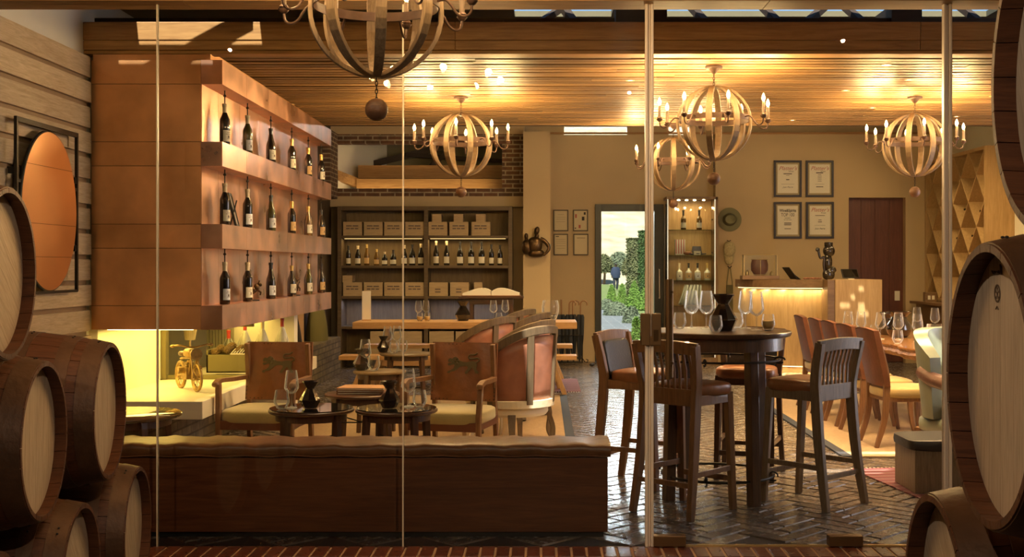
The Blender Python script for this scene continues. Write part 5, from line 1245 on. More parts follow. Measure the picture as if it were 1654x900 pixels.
# lectern with open book
t = thing('book_stand', 'dark wooden reading stand carrying a large open book before the shelving', 'stand', (P(794,480,118).x, F/118, 0))
MB().bx(-.44,.44,-.20,.20,1.06,1.09).build('stand_top', M['dwoodx'], t, bev=.004)
b = MB(); b.bx(-.30,.30,-.14,.14,.98,1.06); b.build('drawer_box', M['dwoodx'], t, bev=.003)
for sx in (-.27,.27):
    for sy in (-.12,.12): MB().bar((sx,sy,0),(sx,sy,.98),.05,.05).build('leg', M['dwood'], t)
MB().bx(-.3,.3,-.12,.12,.25,.28).build('lower_shelf', M['dwoodx'], t)
t = thing('open_book', 'large open book with cream pages lying on the dark stand', 'book', (P(794,480,118).x, F/118-.02, 1.092), 0)
for s in (-1, 1):
    b = MB()
    top = lambda u: .015+.105*math.sin(math.pi*min(1,(u*.9+.06)))**.7*(1-.72*u)
    b.grid(lambda u, v: Vector((s*(.005+.38*u), -.17+.34*v, top(u)+.02)), 14, 2); b.grid(lambda u, v: Vector((s*(.005+.38*u), -.17, .012+(top(u)+.008)*v)), 14, 2); b.grid(lambda u, v: Vector((s*.385, -.17+.34*u, .012+(top(1)+.008)*v)), 2, 2); b.grid(lambda u, v: Vector((s*(.005+.38*u), .17, .012+(top(u)+.008)*v)), 14, 2)
    b.build('pages', M['paper'], t, smooth=50)
MB().bx(-.40,.40,-.18,.18,0,.012).build('cover', M['bleather'], t, bev=.003)
# ------------------------------------------------------------------ bronze on the pier
t = thing('bronze_figure', 'dark bronze wall sculpture of a torso with a bent arm on the plaster pier', 'sculpture', P(866, 396, 110.8))
b = MB()
b.sup((-.02,-.02,.0),(.11,.09,.12),.8,20,12); b.sup((-.13,-.01,-.03),(.08,.08,.11),.8,18,12); b.sup((-.0,-.03,-.12),(.12,.08,.06),.8,16,8)
b.sup((.01,-.03,.205),(.040,.045,.065),1,16,12,M=Matrix.Rotation(R(12),4,'Y')); b.tube([(.0,-.02,.10),(.02,-.03,.16)],[.035,.028],10)
b.sup((-.145,-.01,.13),(.030,.035,.045),1,14,8); b.tube([(-.13,0,.03),(-.145,0,.10)],[.03,.025],8)
b.tube(bez([(.06,-.02,.09),(.13,-.03,.05),(.185,-.05,-.03),(.16,-.06,-.10),(.10,-.07,-.15)],6), [.034]*6+[.030]*6+[.024]*6+[.020]*6+[.014], 10)
b.build('figure_body', M['bronze'], t, smooth=60); MB().bx(-.05,.05,.04,.085,-.05,.05).build('wall_mount', M['iron'], t)
# ------------------------------------------------------------------ small frames and certificates
def tmesh(txt, size, mat, parent, loc, name='lettering', shear=0, bold=0, sx=1):
    cu = bpy.data.curves.new(name, 'FONT'); cu.body = txt; cu.size = size; cu.shear = shear; cu.align_x = 'CENTER'; cu.extrude = .0006; cu.offset = bold
    tmp = bpy.data.objects.new('tmp', cu); COL.objects.link(tmp); dg = bpy.context.evaluated_depsgraph_get(); dg.update()
    me = bpy.data.meshes.new_from_object(tmp.evaluated_get(dg)); bpy.data.objects.remove(tmp)
    me.materials.clear(); me.materials.append(mat); o = bpy.data.objects.new(name, me); COL.objects.link(o)
    o.parent = parent; o.location = loc; o.rotation_euler = (R(90),0,0); o.scale = (sx,1,1); return o
def frame(x, y, s, w, h, fw, label, mat, yw, group):
    p = P(x, y, s); t = thing('picture_frame', label, 'frame', (p.x, yw, p.z), 0, group)
    b = MB(); b.bx(-w/2,w/2,-.03,0,h/2-fw,h/2); b.bx(-w/2,w/2,-.03,0,-h/2,-h/2+fw); b.bx(-w/2,-w/2+fw,-.03,0,-h/2+fw,h/2-fw); b.bx(w/2-fw,w/2,-.03,0,-h/2+fw,h/2-fw); b.build('frame', mat, t, bev=.002)
    MB().bx(-w/2+fw,w/2-fw,-.012,-.002,-h/2+fw,h/2-fw).build('mount_board', M['mount'], t); return t
M['mount'] = plain('tan_mount', (.42,.34,.19), .8); M['bframe'] = plain('black_frame', (.02,.013,.01), .4); M['ink'] = plain('black_ink', (.04,.03,.025), .8); M['redink'] = plain('red_ink', (.45,.10,.08), .8)
GP = 'certificate frames above the reception counter'
def lines(t, rows, mat='ink'):
    b = MB()
    for z, w, th in rows: b.bx(-w/2, w/2, -.0165, -.0155, z, z+th)
    b.build('small_print', M[mat], t)
for x, y, lb, kind in [(1272,289,'framed certificate with red script heading, upper one near the wooden cabinet side',0),(1323.5,289,'framed certificate with red script heading and a list of lines, upper, door side',1),(1272,356,'framed certificate headed in bold black letters, lower row',2),(1324,356,'framed certificate with red script heading, lower row, above the bronze statuette',3)]:
    t = frame(x, y, 104.4, .43, .565, .032, lb, M['bframe'], 18.198, GP)
    MB().bx(-.157,.157,-.016,-.012,-.222,.222).build('certificate_sheet', M['paper'], t)
    if kind != 2:
        tmesh("Platter's", .085, M['redink'], t, (.0,-.0165,.135), 'lettering', .35); tmesh('Wines', .03, M['ink'], t, (.05,-.0165,.105), 'lettering', .3)
        lines(t, {0: [(.07,.13,.012),(.05,.05,.005),(-.02,.05,.014),(-.085,.2,.003)], 1: [(.085,.11,.014),(.06,.05,.006),(.035,.06,.006),(.01,.06,.006),(-.015,.06,.006),(-.04,.06,.006),(-.085,.14,.003),(-.13,.11,.012)], 3: [(.07,.15,.008),(.0,.05,.008),(-.03,.06,.01),(-.08,.17,.003)]}[kind])
        if kind != 1: tmesh('Jean Pierre', .035, M['ink'], t, (0,-.0165,-.14), 'signature', .4)
    else:
        tmesh('Wine&Spirits', .062, M['ink'], t, (0,-.0165,.13), 'lettering', 0, .0012, .78); tmesh('TOP 100', .075, M['ink'], t, (0,-.0165,.06), 'lettering', 0, 0, .75)
        tmesh('WINERY', .025, M['ink'], t, (0,-.0165,.025)); tmesh('OF THE YEAR', .02, M['ink'], t, (0,-.0165,0)); lines(t, [(-.05,.11,.012),(-.075,.11,.012),(-.135,.10,.008)])
G2 = 'small framed sheets beside the garden door'
for x, y, w, h, lb, k in [(906,356,.235,.335,'small framed pale sheet, upper row beside the plaster pier',0),(938,356,.235,.335,'small framed sheet with red-brown patches, upper row by the garden door',1),(906,395,.225,.335,'small framed letter with a dark heading, lower row beside the plaster pier',2),(938.5,395,.235,.335,'small framed plain parchment, lower row by the garden door',3)]:
    t = frame(x, y, 103.5, w, h, .012, lb, M['bframe'], 18.448, G2); MB().bx(-w/2+.02,w/2-.02,-.016,-.012,-h/2+.02,h/2-.02).build('sheet', plain('aged_sheet', (.66,.55,.34), .7), t)
    if k == 0: lines(t, [(.09,.10,.003),(.05,.14,.003),(.02,.14,.003),(-.02,.14,.003)])
    if k == 1:
        b = MB(); b.bx(-.085,-.06,-.018,-.016,.04,.10); b.bx(-.03,.0,-.018,-.016,-.12,-.07); b.build('patches', M['redink'], t); b = MB(); b.bx(.02,.06,-.018,-.016,-.0,.06); b.bx(.05,.08,-.018,-.016,.09,.13); b.bx(-.09,-.07,-.018,-.016,-.13,-.11); b.build('ink_marks', M['ink'], t)
    if k == 2: b = MB(); b.bx(-.08,-.03,-.018,-.016,.12,.132); b.build('heading', M['ink'], t)
    if k in (2,): lines(t, [(.08,.15,.003),(.05,.15,.003),(.02,.15,.003),(-.02,.15,.003),(-.06,.13,.003)])
    if k == 3: lines(t, [(.10,.13,.006)])
# ------------------------------------------------------------------ umbrella stand
su = on(917, 583, 0.0); su = Vector(((917-CX)/106, F/106, 0))
t = thing('umbrella_stand', 'black wrought iron umbrella stand with scrolled feet against the plaster wall', 'stand', su)
b = MB()
for zz in (.10,.45): b.tube([(-.22,-.11,zz),(.22,-.11,zz),(.22,.11,zz),(-.22,.11,zz)], .008, 6, True)
for sx in (-.22,0,.22):
    for sy in (-.11,.11): b.tube([(sx,sy,.03),(sx,sy,.45)], .008, 6)
for sx in (-1,1): b.tube([(sx*(.22+.0),0,.10),(sx*.26,0,.04),(sx*.30,0,.03),(sx*.31,0,.07),(sx*.28,0,.08)], .008, 6)
b.bx(-.22,.22,-.11,.11,.03,.04); b.build('stand_frame', M['iron'], t)
ump = None; UL = ['black umbrella with a straight pale handle, pier end of the iron stand','black umbrella with a straight brown handle in the iron stand','black umbrella with a hooked cane handle tilted outwards in the iron stand','black umbrella with hooked handle in the middle of the iron stand','black umbrella with a hooked handle leaning toward the garden door']
for i, (dx, an, hook) in enumerate([(-.18,1,0),(-.09,-1,0),(.0,3,1),(.09,-2,1),(.18,2,1)]):
    t = thing('umbrella', UL[i], 'umbrella', (su.x+dx, su.y+(.03 if i % 2 else -.03), .042), 0, 'umbrellas in the iron stand'); t.rotation_euler = (R(2*(i % 2)), R(an*.5), 0)
    b = MB(); n = 20; b.grid(lambda u, v: Vector((([.008,.03,.046,.050,.050,.040][int(v*5+.01)])*(1+.22*math.sin(u*math.pi*16))*math.cos(2*math.pi*u), ([.008,.03,.046,.050,.050,.040][int(v*5+.01)])*(1+.22*math.sin(u*math.pi*16))*math.sin(2*math.pi*u), [.0,.15,.35,.55,.68,.72][int(v*5+.01)])), 32, 5, cu=True); b.build('furled_canopy', M['umb'] if 'umb' in M else M.setdefault('umb', plain('umbrella_cloth', (.02,.023,.028), .6)), t, smooth=50)
    b = MB()
    if hook: b.tube([(0,0,.72),(0,0,.88)]+[(.05-.05*math.cos(q),0,.88+.05*math.sin(q)) for q in [math.pi*k/8 for k in range(1,10)]], .011, 8)
    else: b.tube([(0,0,.72),(0,0,.95)], .013, 8)
    b.build('handle', plain('cane_handle', (.36,.19,.08), .35), t, smooth=True)
tag(MB().sup((0,0,.025),(.04,.03,.025),1,12,8).build('door_stop', M['black'], smooth=True, loc=on(956,592,0)), 'small black door stop on the brick floor before the garden door', 'door stop')
# ------------------------------------------------------------------ display cabinet
cx0, cx1, cy0, cy1, cz = 1.89, 2.61, 17.74, 18.19, 2.51
t = thing('display_cabinet', 'tall lit glass display cabinet with four glass shelves beside the garden door', 'cabinet', ((cx0+cx1)/2, (cy0+cy1)/2, 0)); cabt = t
M['cabwood'] = wood('cabinet_oak', (.16,.09,.04), (.28,.17,.08), 'Z', .45, 1)
b = MB(); b.bx(cx0,cx1,cy1-.02,cy1,0,cz); rel(b.build('back_panel', M['oakz']), t)
b = MB(); b.bx(cx1-.0,cx1+.04,cy0,cy1,0,cz+.03); b.bx(cx0-.02,cx1+.04,cy0,cy1,cz,cz+.04); b.bx(cx0,cx1,cy0,cy1,0,.12); rel(b.build('cabinet_frame', M['cabwood'], bev=.003), t)
rel(MB().bx(cx0+.005,cx1-.005,cy0,cy0+.006,.12,cz).build('door', M['cglass']), t); rel(MB().bx(cx0,cx0+.006,cy0,cy1-.02,.12,cz).build('side_pane', M['cglass']), t)
b = MB(); b.bx(cx0-.004,cx0+.008,cy0-.004,cy0+.008,.12,cz); b.bx(cx1-.012,cx1,cy0-.004,cy0+.008,.12,cz); rel(b.build('corner_strip', plain('glowing_corner', (.75,.78,.72), .3, emit=(1,.9,.7), es=.35)), t)  # faint glow put into the corner strips, which are no lamps
shz = [EYE-(y-CY)/107. for y in (371,412,453,494)]
for z in shz: rel(MB().bx(cx0+.01,cx1-.01,cy0+.02,cy1-.03,z-.012,z).build('shelf', glassmat('shelf_glass_%d' % int(z*10), (.85,.95,.85), 1.5, .05, 1.5, .15)), t)
b = MB()
for z in (2.2,1.7,1.2): b.tube([((cx1-.05),cy0-.004,z),((cx1-.05),cy0-.02,z)], .012, 8)
rel(b.build('lock_knob', M['black']), t)
b = MB()
for i, x in enumerate((.18,.30,.42,.56)):
    b.sup((cx0+x, cy0+.12, cz-.01), (.022,.022,.010), 1, 10, 6)
rel(b.build('spot_lamp', emitmat('cabinet_spot', (1,.85,.55), 18)), t)
light('cabinet_light', 'AREA', ((cx0+cx1)/2, cy0+.16, cz-.03), 2.6, (1,.74,.38), None, .55, .2)
for z in shz[:3]: light('shelf_light', 'AREA', ((cx0+cx1)/2, cy0+.07, z-.02), .8, (1,.76,.42), None, .6, .03)
def xc(x): return (x-CX)/106.
Yc = cy0+.16
wbottle('spirit_bottle', .30, .042, .17, M['bot_amber'], M['cap_black'], M['lab_cream'], 'amber spirit bottle on the cabinet top shelf, garden door side', 'bottles in the display cabinet', (xc(1103.5), Yc, shz[0]+.0005), 0, label_rows=False)
wbottle('spirit_bottle', .30, .042, .17, M['bot_amber'], M['cap_black'], M['lab_cream'], 'amber spirit bottle on the cabinet top shelf, by the hanging hat', 'bottles in the display cabinet', (xc(1129), Yc, shz[0]+.0005), 0, label_rows=False)
for i, (dx, cm) in enumerate([(1092,'creamcard'),(1098,'creamcard')]):
    pass
b = MB(); b.bx(-.075,.075,0,.12,0,.235); o = b.build('gift_box', plain('striped_box', (.72,.66,.58), .6), loc=(xc(1098), Yc-.05, shz[1]+.0005), bev=.002); tag(o, 'cream and red striped box on the second cabinet shelf', 'box')
b = MB(); 
for k in range(4): b.bx(-.07+.038*k,-.055+.038*k,-.003,0,.02,.235)
b.build('stripe', plain('dusty_red', (.45,.12,.10), .6), o)
def hat(name, loc, r, mat, label, rot, ch=.5):
    b = MB(); n = 36
    prof = [(0,.0),(r*.5,.0),(r*.97,.012),(r,.022),(r*.97,.026),(r*.56,.018)]
    b.lathe(prof, n); o = b.build(name, mat, smooth=50, loc=loc, rot=rot)
    b = MB(); b.grid(lambda u, v: Vector((r*(.56-.12*v)*math.cos(2*math.pi*u), r*(.50-.14*v)*math.sin(2*math.pi*u), .016+r*ch*v)), 32, 5, cu=True)
    b.grid(lambda u, v: Vector((r*.44*(1-v)*math.cos(2*math.pi*u), r*.36*(1-v)*math.sin(2*math.pi*u), .016+r*ch-r*.20*math.sin(v*math.pi/2)*(.5+.5*math.cos(2*math.pi*u*1)))), 32, 5, cu=True)
    b.build('crown', mat, o, smooth=60)
    MB().lathe([(r*.57,.018),(r*.575,.03),(r*.555,.05)], 32).build('hat_band', M['hatband'], o, smooth=True).scale = (1,.91,1)
    return tag(o, label, 'hat')
M['hatband'] = plain('hat_band', (.13,.11,.05), .7)
hat('felt_hat', (xc(1125), Yc+.0, shz[1]+.001), .145, plain('grey_felt', (.12,.11,.13), .85), 'dark grey felt hat on the second shelf of the display cabinet', (0,0,0), .8)
tag(MB().bx(-.05,.05,-.01,.0,0,.06).build('price_card', M['paper'], loc=(xc(1124), cy0+.03, shz[1]+.0005)), 'little cream card in front of the grey felt hat', 'card')
tag(MB().sup((0,0,.03),(.07,.04,.03),.8,14,8).build('leather_pouch', M['bleather'], smooth=True, loc=(xc(1110), Yc-.04, shz[1]+.001)), 'small brown leather pouch between striped box and grey hat', 'pouch')
for i, x in enumerate((1097,1112,1126.5,1142)):
    wbottle('spirit_bottle', .26, .048, .15, M['bot_clear'], [M['cap_cream'],M['cap_black'],M['cap_black'],M['cap_gold']][i], [M['lab_cream'],M['lab_orange'],M['lab_white'],M['lab_orange']][i], 'clear %s bottle on the third cabinet shelf, %s from the garden door' % (['cream-labelled','tan-labelled','white-labelled','peach-labelled'][i], ordn[i]), 'bottles in the display cabinet', (xc(x), Yc, shz[2]+.0005), 0)
b = MB(); b.grid(lambda u, v: Vector(((-.16+.32*u+.10*(v-.0))*(1-.25*v), .03*math.sin(u*30)+.1*v, .30*v)), 40, 8)
tag(b.build('folded_cloth', plain('grey_linen', (.30,.29,.24), .9), solid=.02, smooth=60, loc=(xc(1112), Yc-.05, shz[3]+.012)), 'draped grey-green cloth on the lowest glass shelf of the cabinet', 'cloth')
for k in range(6):
    o = MB().bx(-.22,.22,-.14,.14,0,.030).build('slatted_tray', M['oak'], bev=.004, loc=(2.22, 17.95, .1205+.031*k)) if k == 0 else dup(o, (2.22, 17.95, .1205+.031*k), 0)
    tag(o, 'flat oak board in the cabinet base pile, %s from the bottom' % ['first','second','third','fourth','fifth','topmost'][k], 'board', 'oak boards piled in the cabinet')
# ------------------------------------------------------------------ hats and strap on the wall
hat('wide_brim_hat', (P(1178,355,104.4).x, 18.196, P(1178,355,104.4).z), .185, plain('sage_felt', (.20,.19,.10), .9), 'sage green wide-brimmed hat hung flat on the wall by the cabinet', (R(90),0,0), .6)
p = P(1177,408,104.4)
t = thing('straw_cap', 'pale straw cap hung on the wall below the wide-brimmed hat', 'cap', (p.x, 18.196, p.z))
b = MB(); b.sup((0,-.05,.05),(.095,.05,.12),.9,22,12); b.build('cap_crown', plain('straw', (.46,.38,.20), .9, var=.2, vs=40, bump=.4), t, smooth=True)
b = MB(); b.grid(lambda u, v: Vector(((.085-.02*v)*math.cos(math.pi*u)*1.0, -.04-.03*math.sin(math.pi*u)+.02*v, -.03-.16*v*math.sin(math.pi*u)**.4)), 20, 5); b.build('cap_peak', bpy.data.materials['straw'], t, solid=.006, smooth=True)
MB().tube([(-.03,-.01,.19),(0,-.02,.17),(.03,-.01,.19)], .006, 6).build('hook', M['iron'], t)
p = P(1178,455,104.4)
t = thing('leather_strap', 'long olive strap bag hanging from a black hook on the wall behind the counter', 'strap', (p.x, 18.19, p.z))
b = MB(); b.tube([(-.01,-.01,.22),(-.04,-.02,0),(-.04,-.02,-.05)], .008, 6); b.tube([(.01,-.01,.22),(.04,-.02,0),(.04,-.02,-.05)], .008, 6); b.build('strap_cord', M['olivemetal'], t)
MB().bx(-.05,.05,-.04,0,-.45,-.05).build('strap_pouch', plain('olive_leather', (.12,.10,.04), .7), t, bev=.006)
MB().tube([(-.03,-.02,.24),(0,-.03,.21),(.03,-.02,.24)], .008, 6).build('hook', M['iron'], t)
# light switch by door
t = thing('light_switch', 'cream light switch plate on the edge of the red-brown door recess', 'switch', (P(1453,478,104.4).x, 18.33, P(1453,478,104).z))
MB().bx(-.04,.04,-.014,0,-.075,.075).build('switch_plate', M['white'], t, bev=.003); MB().bx(-.012,.012,-.018,-.012,-.02,.02).build('switch_rocker', M['white'], t)
# ------------------------------------------------------------------ reception counter
M['deskwood'] = wood('golden_ash', (.42,.26,.11), (.60,.41,.20), 'Z', .4, .9, .0)
M['deskdark'] = wood('umber_oak', (.16,.09,.045), (.28,.17,.085), 'X', .35, .9)
t = thing('reception_counter', 'curved golden timber reception counter lit beneath its top', 'counter', (3.7, 16.7, 0))
arc = [(2.84,17.15),(2.90,16.90),(3.02,16.72),(3.20,16.58),(3.42,16.47),(3.66,16.40),(3.90,16.36)]
A2 = [Vector((x,y,0)) for x, y in arc]; AS = bez([(x,y,0) for x, y in arc], 4)
def arcslab(z0, z1, off, thick, name, mat):
    b = MB(); n = len(AS); vs = []
    for i, p in enumerate(AS):
        d = (AS[min(n-1,i+1)]-AS[max(0,i-1)]).normalized(); nn = Vector((d.y,-d.x,0)); q = p+nn*off; r = q-nn*thick
        vs += [(q.x,q.y,z0),(q.x,q.y,z1),(r.x,r.y,z1),(r.x,r.y,z0)]
    fs = [(4*i+k, 4*i+(k+1) % 4, 4*(i+1)+(k+1) % 4, 4*(i+1)+k) for i in range(n-1) for k in range(4)]+[(0,1,2,3),(4*n-4,4*n-1,4*n-2,4*n-3)]
    b.add(vs, fs); return rel(b.build(name, mat, smooth=30), t)
arcslab(1.20, 1.31, .03, .42, 'counter_top', M['deskdark']); arcslab(.10, 1.17, -.06, .05, 'curved_panel', M['deskwood']); arcslab(0, .10, -.12, .04, 'plinth', M['deskdark'])
arcslab(1.185, 1.195, -.015, .012, 'led_strip', emitmat('counter_led', (1,.74,.35), 1.6)); arcslab(.085, .095, -.08, .012, 'led_strip', emitmat('plinth_led', (1,.70,.30), 3))
for i in range(0, len(AS)-1, 4):
    p = AS[min(len(AS)-1, i+2)]; light('counter_glow', 'AREA', (p.x-.0, p.y-.0, 1.18), .9, (1,.74,.36), None, .22, .04); light('plinth_glow', 'AREA', (p.x, p.y+.0, .08), 1.5, (1,.7,.3), None, .22, .04)
b = MB(); b.bx(3.90,4.00,16.08,16.9,0,1.31); rel(b.build('end_post', M['deskdark'], bev=.003), t)
b = MB(); b.bx(4.0,4.64,16.06,16.95,0,1.315); rel(b.build('box_end', M['deskwood'], bev=.004), t)
zc = 1.3155
pz = lambda x: (x-CX)/114.5
t = thing('display_case', 'small glass case holding a gilt basket at the end of the reception counter', 'case', (pz(1231), 16.80, 1.311))
MB().bx(-.26,.26,-.12,.12,0,.055).build('case_base', M['deskdark'], t, bev=.003); MB().bx(-.235,.235,-.10,.10,.055,.35).build('glass_box', M['cglass'], t)
b = MB()
for a, c in (((-.235,-.10),(-.235,-.10)),((.235,-.10),(.235,-.10)),((.235,.10),(.235,.10)),((-.235,.10),(-.235,.10))): b.bar((a[0],a[1],.055),(a[0],a[1],.35),.006,.006)
b.tube([(-.235,-.10,.35),(.235,-.10,.35),(.235,.10,.35),(-.235,.10,.35)], .003, 6, True); b.build('case_edge', M['gold'], t)
g = thing('gilt_basket', 'brown and gilt woven basket inside the small glass case', 'basket', (pz(1231), 16.80, 1.368))
MB().lathe([(0,0),(.07,0),(.12,.07),(.125,.15),(.11,.22),(.10,.22),(.11,.15),(0,.02)], 20, M=Matrix.Scale(.7,4,(0,1,0))).build('basket_body', M['leather'], g, smooth=True)
b = MB(); b.tube([(.12*math.cos(q),.085*math.sin(q),.225) for q in [math.pi*2*k/24 for k in range(24)]], .006, 6, True); b.tube([(-.1,-.085,.01),(.1,-.085,.01)], .005, 6); b.tube([(0,-.088,0),(0,-.088,.22)], .005, 6); b.build('gilt_rim', M['gold'], g)
for k, (dx, h) in enumerate([(-.18,.08),(.17,.06)]): tag(MB().lathe([(0,0),(.02,0),(.028,.02),(.02,h*.7),(.008,h),(0,h)], 12).build('gilt_ornament', M['gold'], smooth=50, loc=(pz(1231)+dx, 16.78, 1.368)), ['taller gilt ornament in the glass case beside the basket','shorter gilt ornament in the glass case, statuette side'][k], 'ornament')
t = thing('tablet', 'black tablet tilted on a folded stand on the reception counter', 'tablet', (pz(1284), 16.65, zc-.003), R(12))
T_ = Matrix.Translation((0,0,.005)) @ Matrix.Rotation(R(-38),4,'Y')
MB().bx(-.004,.006,-.12,.12,0,.21,M=T_).build('screen_body', M['black'], t, bev=.002); MB().bar((.07,0,.0),(-.07,0,.10),.14,.006).build('stand_flap', M['black'], t)
M['blackstone'] = plain('polished_black_stone', (.025,.018,.012), .18, coat=.6)
t = thing('stone_statuette', 'polished black abstract figure statuette on the reception counter', 'statuette', (pz(1337), 16.55, zc-.003))
b = MB(); b.sup((0,0,.07),(.085,.06,.075),.75,20,12); b.sup((.035,0,.12),(.075,.05,.05),.7,18,10,M=Matrix.Rotation(R(-30),4,'Y')); b.sup((-.01,0,.245),(.062,.055,.12),.9,20,12); b.sup((.005,0,.40),(.085,.075,.085),1,24,16); b.lathe([(.0,.46),(.055,.46),(.06,.47),(.06,.52),(.05,.525),(.045,.50),(0,.50)],18)
b.tube(bez([(-.05,-.02,.06),(-.075,-.03,.2),(-.07,-.03,.31),(-.12,-.03,.30),(-.145,-.03,.38),(-.15,-.03,.43)],5), .017, 8); b.sup((-.16,-.03,.42),(.03,.02,.028),.8,12,8)
b.build('statuette_body', M['blackstone'], t, smooth=60)
t = thing('monitor', 'low black display screen tilted at the box end of the reception counter', 'monitor', (pz(1370)+.02, 16.5, zc), R(18))
MB().bx(-.13,.13,-.008,.008,.02,.155,M=Matrix.Rotation(R(-24),4,'X')).build('screen_body', M['black'], t, bev=.003); MB().bx(-.12,.12,-.0095,-.008,.03,.148,M=Matrix.Rotation(R(-24),4,'X')).build('screen', M['blackglass'], t); MB().bx(-.05,.05,-.0,.09,0,.012).build('monitor_foot', M['white'], t)
t = None
for k in range(7):
    l = (pz(1300+4.3*k), 16.62, zc-.002)
    o = MB().sup((0,0,.014),(.02,.02,.014),.8,12,8).build('wrapped_sweet', M['pinkleather'], smooth=True, loc=l) if k == 0 else dup(o, l, k)
    tag(o, 'reddish wrapped sweet on the reception counter top, %s from the tablet' % ['first','second','third','fourth','fifth','sixth','seventh'][k], 'sweet', 'sweets on the counter')
# ------------------------------------------------------------------ wine rack
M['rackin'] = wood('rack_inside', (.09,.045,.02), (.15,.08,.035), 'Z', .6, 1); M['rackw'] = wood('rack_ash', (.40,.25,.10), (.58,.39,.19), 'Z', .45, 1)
t = thing('wine_rack', 'tall built-in wine rack of diamond bins on the side wall', 'rack', (6.1, 16.9, .8))
xr, ya, yb_, za, zb_ = 5.90, 15.72, 18.15, 1.02, 3.06
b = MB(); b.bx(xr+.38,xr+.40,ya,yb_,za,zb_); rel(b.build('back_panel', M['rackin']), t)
b = MB(); b.bx(xr,xr+.4,ya,yb_,zb_,zb_+.05); b.bx(xr,xr+.4,ya,yb_,za-.04,za); b.bx(xr,xr+.4,yb_-.04,yb_,za,zb_); rel(b.build('rack_frame', M['rackw'], bev=.003), t)
b = MB(); b.bx(xr-.0,xr+.4,ya-.03,ya,.0,zb_+.05); rel(b.build('end_panel', M['rackw']), t)
dy, dz = .60, .70
def clip(p, q):
    (y0,z0),(y1,z1) = p, q; t0, t1 = 0, 1
    for d, lo, hi, v in ((y1-y0, ya, yb_-.04, y0), (z1-z0, za, zb_, z0)):
        a, c = (lo-v)/d, (hi-v)/d
        if a > c: a, c = c, a
        t0, t1 = max(t0,a), min(t1,c)
    if t1-t0 < .02: return None
    return (y0+(y1-y0)*t0, z0+(z1-z0)*t0), (y0+(y1-y0)*t1, z0+(z1-z0)*t1)
for sgn in (1,-1):
    for k in range(-8, 14):
        y0 = ya+k*dy; p = (y0, za if sgn > 0 else zb_); L = (zb_-za); q = (y0+L*dy/dz, zb_ if sgn > 0 else za)
        c = clip(p, q)
        if c: rel(MB().bar((xr+.19, c[0][0], c[0][1]), (xr+.19, c[1][0], c[1][1]), .018, .38, up=(1,0,0)).build('divider_board', M['rackw']), t)
light('rack_glow', 'AREA', (5.3, 16.6, 3.2), 10, (1,.7,.35), None, 1.0, .3, rot=(0, R(35), 0))
for k, (y, z) in enumerate([(16.0,2.35),(16.35,1.66),(16.6,2.4),(17.2,1.4),(16.3,2.02),(16.9,2.0),(16.0,1.70)]):
    o = MB().lathe([(0,0),(.037,0),(.037,.19),(.015,.24),(.015,.31),(0,.31)], 14, M=Matrix.Rotation(R(-90),4,'Y')).build('rack_bottle', M['bot_black'], smooth=40, loc=(xr+.36, y, z-.10)) if k == 0 else dup(o, (xr+.36, y, z-.10), 0)
    tag(o, 'dark wine bottle lying neck-out in a diamond bin, %s' % ['upper bin near the end panel','lower bin near the end panel','upper bin further along','low bin by the rear wall','middle bin near the end panel','middle bin deeper in','bin just above the barrel'][k], 'bottle', 'bottles lying in the wine rack')
t = thing('wine_counter', 'dark timber counter under the diamond wine rack', 'counter', (5.95, 17.0, 0))
MB().bx(-.30,.34,-1.2,1.1,.93,.97).build('counter_top', M['deskdark'], t, bev=.003); MB().bx(-.20,.34,-1.15,1.1,0,.93).build('counter_body', M['deskdark'], t)
p = P(1491,478,106); t = thing('socket_box', 'small dark box with two pale sockets on the counter below the rack', 'socket', (p.x, 17.6, .9705))
MB().bx(-.09,.09,-.05,.05,0,.14).build('box_case', M['deskdark'], t, bev=.003); b = MB(); b.bx(-.05,-.01,-.052,-.05,.03,.09); b.bx(.01,.05,-.052,-.05,.03,.09); b.build('socket_face', M['paper'], t)
# ================================================================== TRACK SPOTLIGHT top corner
t = thing('spotlight', 'small black cylindrical spotlight pointing down at the top edge over the planks', 'spotlight', (-2.83, 6.93, 3.16))
MB().tube([(0,0,.0),(0,0,.18)], .010, 8).build('stem', M['black'], t); MB().tube([(.03,0,.05),(-.02,0,-.075)], .028, 16).build('spot_body', M['black'], t, smooth=40)
MB().tube([(-.021,0,-.0765),(-.0215,0,-.078)], .018, 12).build('lens', emitmat('spot_lens', (1,.85,.6), 4), t)
# ================================================================== GARDEN
M['lawn'] = plain('lawn', (.10,.14,.04), .95, var=.35, vs=3, bump=.5, bs=8); M['hedge'] = plain('hedge_leaf', (.045,.09,.022), .8, var=.5, vs=8); M['mound'] = plain('grey_green_leaf', (.14,.175,.115), .85, var=.3, vs=10); M['cone_leaf'] = plain('bright_conifer', (.12,.22,.035), .8, var=.4, vs=9)
M['hill'] = plain('dry_hillside', (.36,.32,.23), .95, var=.3, vs=.5); M['tallhedge'] = plain('mixed_hedge', (.12,.13,.06), .85, var=.6, vs=2.2)
struct(MB().bx(-40, 60, 18.6, 130, -.3, -.06).build('ground_garden', M['lawn']))
m, nt, bb = newmat('path_paving'); tc = node(nt, 'TexCoord'); br = node(nt, 'TexBrick', {'Vector': tc.outputs['Object'], 'Color1': (.10,.115,.135,1), 'Color2': (.13,.145,.165,1), 'Mortar': (.25,.26,.28,1), 'Scale': 1.0, 'Mortar Size': .012, 'Brick Width': .6, 'Row Height': .4}); nt.links.new(br.outputs[0], bb.inputs[0]); bb.inputs['Roughness'].default_value = .7
b = MB(); b.prism([(.3,18.6),(2.9,18.6),(3.4,24),(3.35,30),(2.2,48),(-1,62),(-4,60),(-.5,40),(.2,26)], .03, Matrix.Translation((0,0,-.06)))
struct(b.build('path', m))
